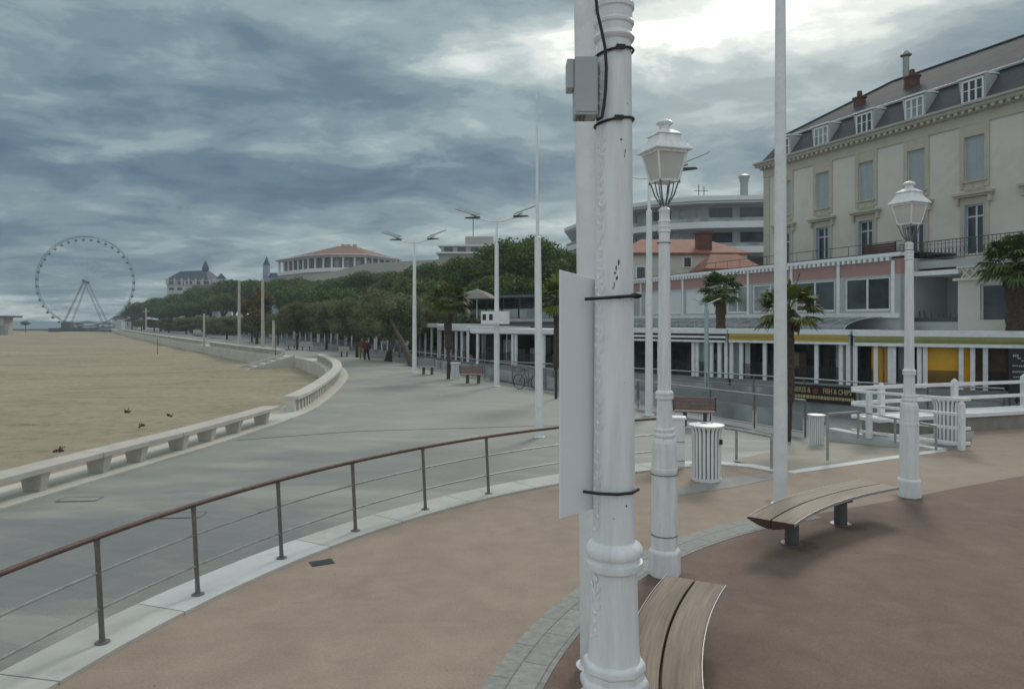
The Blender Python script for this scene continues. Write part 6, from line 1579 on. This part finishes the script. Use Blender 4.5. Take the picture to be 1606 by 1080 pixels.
# palms
def make_palm(label, m, h, rtrunk, crown, nf, droop, seed, trunk_seg=None):
    t = thing('palm_tree', label, 'palm tree', group='short fan palms')
    r = random.Random(seed); b = MB(); zs = np.linspace(0, h, 26)
    thin = trunk_seg or 0
    pts, rr = [], []
    for i, z in enumerate(zs):
        k = 0.45 if z < thin else 1.0
        pts.append((0.03 * math.sin(z * 1.3), 0.02 * math.cos(z), z)); rr.append(rtrunk * k * (1 + 0.10 * (i % 2)) * (1.12 if z > h * .75 else 1))
    b.tube(pts, rr, 12); b.build('trunk', M_palmtrunk, t, smooth=True)
    f = MB()
    for i in range(nf):
        a = r.uniform(0, 6.283); el = r.uniform(-0.55, 0.95) if i > 5 else r.uniform(0.9, 1.4)
        L = crown * r.uniform(.55, .75); dirv = Vector((math.cos(a) * math.cos(el), math.sin(a) * math.cos(el), math.sin(el)))
        base = Vector((0, 0, h)); stem = base + dirv * L * .75; stem.z -= .05
        side = Vector((-math.sin(a), math.cos(a), 0)); up = side.cross(dirv) * -1
        f._add([base + side * .012, base - side * .012, stem - side * .01, stem + side * .01], [(0, 1, 2, 3)])
        nl = 17
        for k in range(nl):
            th = R(-105 + 210 * k / (nl - 1)); fl = L * r.uniform(.50, .68) * (1 - .15 * abs(th))
            d2 = (dirv * math.cos(th) + side * math.sin(th)).normalized(); w = (up.cross(d2)).normalized() * fl * .085
            m1 = stem + d2 * fl * .55; tip = stem + d2 * fl + Vector((0, 0, -fl * droop * r.uniform(.5, 1.3)))
            f._add([stem, m1 + w, tip, m1 - w], [(0, 1, 2, 3)])
    f.build('fronds', m, t, fixn=False)
    d = MB()
    for i in range(26):
        a = r.uniform(0, 6.283); L = crown * r.uniform(.2, .45); z = h - r.uniform(0.0, .35)
        p0 = Vector((rtrunk * math.cos(a), rtrunk * math.sin(a), z)); p1 = p0 + Vector((math.cos(a) * .16, math.sin(a) * .16, -L * .5)); p2 = p0 + Vector((math.cos(a) * .14, math.sin(a) * .14, -L))
        s_ = Vector((-math.sin(a), math.cos(a), 0)) * .07; d._add([p0 - s_ * .3, p0 + s_ * .3, p1 + s_, p2, p1 - s_], [(0, 1, 2, 3, 4)])
    d.build('dead_fronds', M_deadfrond, t, fixn=False)
    return t
g = G(1238, 692, ZP); p1 = make_palm('fan palm right behind the thin flagpole on the terrace', M_palmy, 3.40, 0.105, 1.12, 50, .30, 3, trunk_seg=1.0); p1.location = (g[0], g[1], ZP)
g = G(873, 625, ZP); c = clone(p1, (g[0], g[1], ZP), 2.0, 'palm half hidden behind the left edge of the white board'); c.scale = (1.15, 1.15, 1.17)
g = G(703, 594, ZP); p3 = make_palm('yellowing fan palm with a full round crown beside the far white bin', M_palmy, 4.15, 0.20, 1.50, 80, .35, 7, trunk_seg=1.5); p3.location = (g[0], g[1], ZP)
Y = 37.8; p4 = make_palm('green fan palm rising behind the yellow awning, left of the flagpole', M_palm, ZZ(455, Y) - ZS, 0.24, 1.5, 70, .35, 9); p4.location = (XX(1131, Y), Y, ZS)
Y = 28.6; p5 = make_palm('large palm cut by the right edge of the photo', M_palm, ZZ(412, Y) - ZS, 0.34, 1.7, 84, .4, 13); p5.location = (XX(1594, Y), Y, ZS)

# ------------------------------------------------------------------ promenade furniture
def slat_bench(label, px, py, rz, w=1.5, m=M_benchslat, h=0.85):
    g = G(px, py, ZP); t = thing('park_bench', label, 'bench', (g[0], g[1], ZP), rz)
    b = MB()
    for k in range(4): b.bb(-w / 2, w / 2, -.22 + k * .12, -.12 + k * .12, .42, .455)
    b.build('seat', m, t); b = MB()
    for k in range(4): b._add([(-w / 2, -.24 - .02 * k, .50 + k * .1), (w / 2, -.24 - .02 * k, .50 + k * .1), (w / 2, -.26 - .02 * k, .59 + k * .1), (-w / 2, -.26 - .02 * k, .59 + k * .1),
        (-w / 2, -.28 - .02 * k, .50 + k * .1), (w / 2, -.28 - .02 * k, .50 + k * .1), (w / 2, -.30 - .02 * k, .59 + k * .1), (-w / 2, -.30 - .02 * k, .59 + k * .1)], [(0, 1, 2, 3), (7, 6, 5, 4), (0, 4, 5, 1), (3, 2, 6, 7), (0, 3, 7, 4), (1, 5, 6, 2)])
    b.build('backrest', m, t)
    for x in (-w * .25, w * .25): MB().bb(x - .05, x + .05, -.12, .12, 0, .419).build('leg', M_darkmetal, t)
    MB().tube([(-w / 2 - .02, -.28, .48), (-w / 2 - .02, -.36, .92)], .02, 6).tube([(w / 2 + .02, -.28, .48), (w / 2 + .02, -.36, .92)], .02, 6).build('bench_frame', M_darkmetal, t)
    return t
slat_bench('reddish slatted bench seen from behind, just past the slatted bin', 1090, 668, R(-18), 1.15)
slat_bench('brownish bench between the far white bin and the street light with the white box', 742, 601, R(-14), 1.15)
slat_bench('grey bench right of the second street light', 671, 587, R(-10), 1.0, M_steel)
slat_bench('pale bench left of the walkers', 540, 559, R(4), .95, M_conc)
slat_bench('far pale bench left of the single pale bench', 480, 549, R(10), 1.4, M_conc)
slat_bench('far pale bench nearest the beach steps', 457, 547, R(10), 1.2, M_conc)
# bicycle
g = G(828, 611, ZP); t = thing('bicycle', 'dark bicycle leaning on the guard rail between the street light and the stepped flagpole', 'bicycle', (g[0], g[1] - .1, ZP), R(-38))
for x in (-.5, .5):
    w_ = MB().tube([(x + .33 * math.cos(R(a)), 0, .34 + .33 * math.sin(R(a))) for a in range(0, 361, 20)], .018, 6, cap=False); w_ = w_.build('wheel', M_black, t)
    b = MB()
    for a in range(0, 180, 30): b.tube([(x + .32 * math.cos(R(a)), 0, .34 + .32 * math.sin(R(a))), (x - .32 * math.cos(R(a)), 0, .34 - .32 * math.sin(R(a)))], .003, 4)
    b.build('spokes', M_steel, w_)
b = MB().tube([(-.5, 0, .34), (-.05, 0, .3), (.35, 0, .75), (-.18, 0, .8), (-.05, 0, .3)], .016, 6).tube([(-.5, 0, .34), (-.18, 0, .8), (-.2, 0, .9)], .014, 6).tube([(.5, 0, .34), (.35, 0, .78), (.32, 0, .98)], .015, 6)
b.build('frame', M_darkmetal, t); MB().tube([(.28, -.26, 1.0), (.33, 0, .98), (.28, .26, 1.0)], .013, 6).build('handlebar', M_darkmetal, t); MB().bb(-.33, -.08, -.06, .06, .9, .95).build('saddle', M_black, t, bevel=.02)

# people
def skin_obj(name, chain, edges, radii, m, parent, sub=2):
    me = bpy.data.meshes.new(name); me.from_pydata(chain, edges, []); me.materials.append(m)
    o = bpy.data.objects.new(name, me); COL.objects.link(o); o.parent = parent
    md = o.modifiers.new('skin', 'SKIN'); md.use_smooth_shade = True
    if not me.skin_vertices: me.skin_vertices.new()
    for i, r_ in enumerate(radii):
        sv = me.skin_vertices[0].data[i]; sv.radius = (r_, r_); sv.use_root = (i == 0)
    s_ = o.modifiers.new('sub', 'SUBSURF'); s_.levels = sub; s_.render_levels = sub
    return o
def person(label, px, py, rz, coat, trou, stride=0.2, h=1.65, longhair=True):
    g = G(px, py, ZP); t = thing('person', label, 'person', (g[0], g[1], ZP), rz, 'people walking on the promenade'); k = h / 1.70
    V = [(0, 0, .95), (0, 0, 1.12), (0, 0, 1.36), (0, 0, 1.47), (0, .01, 1.56), (0, .015, 1.66),
         (.19, 0, 1.40), (.24, .03, 1.14), (.22, .14, .93), (-.19, 0, 1.40), (-.25, -.03, 1.14), (-.23, -.06, .90),
         (.095, 0, .90), (.10, stride * .5, .50), (.10, stride * .45, .09), (.10, stride * .45 + .14, .03),
         (-.095, 0, .90), (-.10, -stride * .3, .50), (-.10, -stride * 1.0, .10), (-.10, -stride * 1.0 + .14, .03),
         (.215, .19, .87), (-.225, -.05, .82)]
    E = [(0, 1), (1, 2), (2, 3), (3, 4), (4, 5), (2, 6), (6, 7), (7, 8), (2, 9), (9, 10), (10, 11), (0, 12), (12, 13), (13, 14), (14, 15), (0, 16), (16, 17), (17, 18), (18, 19), (8, 20), (11, 21)]
    Rr = [.14, .13, .14, .055, .085, .075, .06, .045, .035, .06, .045, .035, .095, .065, .045, .04, .095, .065, .045, .04, .03, .03]
    sc = lambda L: [(x * k, y * k, z * k) for x, y, z in L]
    skin_obj('body', sc(V), E, [r_ * k for r_ in Rr], M_skin, t)
    Vc = [(0, 0, .88), (0, 0, 1.12), (0, 0, 1.36), (.19, 0, 1.40), (.24, .03, 1.14), (.225, .12, .96), (-.19, 0, 1.40), (-.25, -.03, 1.14), (-.235, -.055, .94), (0, 0, 1.46)]
    skin_obj('jacket', sc(Vc), [(0, 1), (1, 2), (2, 3), (3, 4), (4, 5), (2, 6), (6, 7), (7, 8), (2, 9)], [.185, .165, .17, .085, .066, .055, .085, .066, .055, .08], coat, t)
    Vt = [(0, 0, .92), (.095, 0, .88), (.10, stride * .5, .50), (.10, stride * .45, .10), (-.095, 0, .88), (-.10, -stride * .3, .50), (-.10, -stride * 1.0, .12)]
    skin_obj('trousers', sc(Vt), [(0, 1), (1, 2), (2, 3), (0, 4), (4, 5), (5, 6)], [.15, .11, .082, .065, .11, .082, .065], trou, t)
    Vh = [(0, -.015, 1.70), (0, -.03, 1.62), (0, -.06, 1.50)] + ([(0, -.08, 1.36)] if longhair else [])
    skin_obj('hair', sc(Vh), [(i, i + 1) for i in range(len(Vh) - 1)], [.085, .105, .08] + ([.05] if longhair else []), M_hair, t)
    return t
person('walker in a dark red top with dark hair, nearer one of the two', 575, 567, R(160), M_redcoat, M_darkcloth, .25, 1.68)
person('walker in mustard brown clothes just left of the one in dark red', 568, 564, R(172), M_tancloth, M_khaki, .22, 1.75)

# ------------------------------------------------------------------ thin sea air
hz_ = MB().bb(-420, 330, -60, 700, -5.0, 34.0).build('haze', M_white); tag(hz_, kind='stuff')
mh = bpy.data.materials.new('haze_air'); mh.use_nodes = True; nt = mh.node_tree; nt.nodes.clear()
ou = nt.nodes.new('ShaderNodeOutputMaterial'); pv = nt.nodes.new('ShaderNodeVolumePrincipled'); pv.inputs['Density'].default_value = 0.0006
pv.inputs['Color'].default_value = (0.80, 0.90, 1.0, 1); nt.links.new(pv.outputs[0], ou.inputs['Volume']); hz_.data.materials.clear(); hz_.data.materials.append(mh)
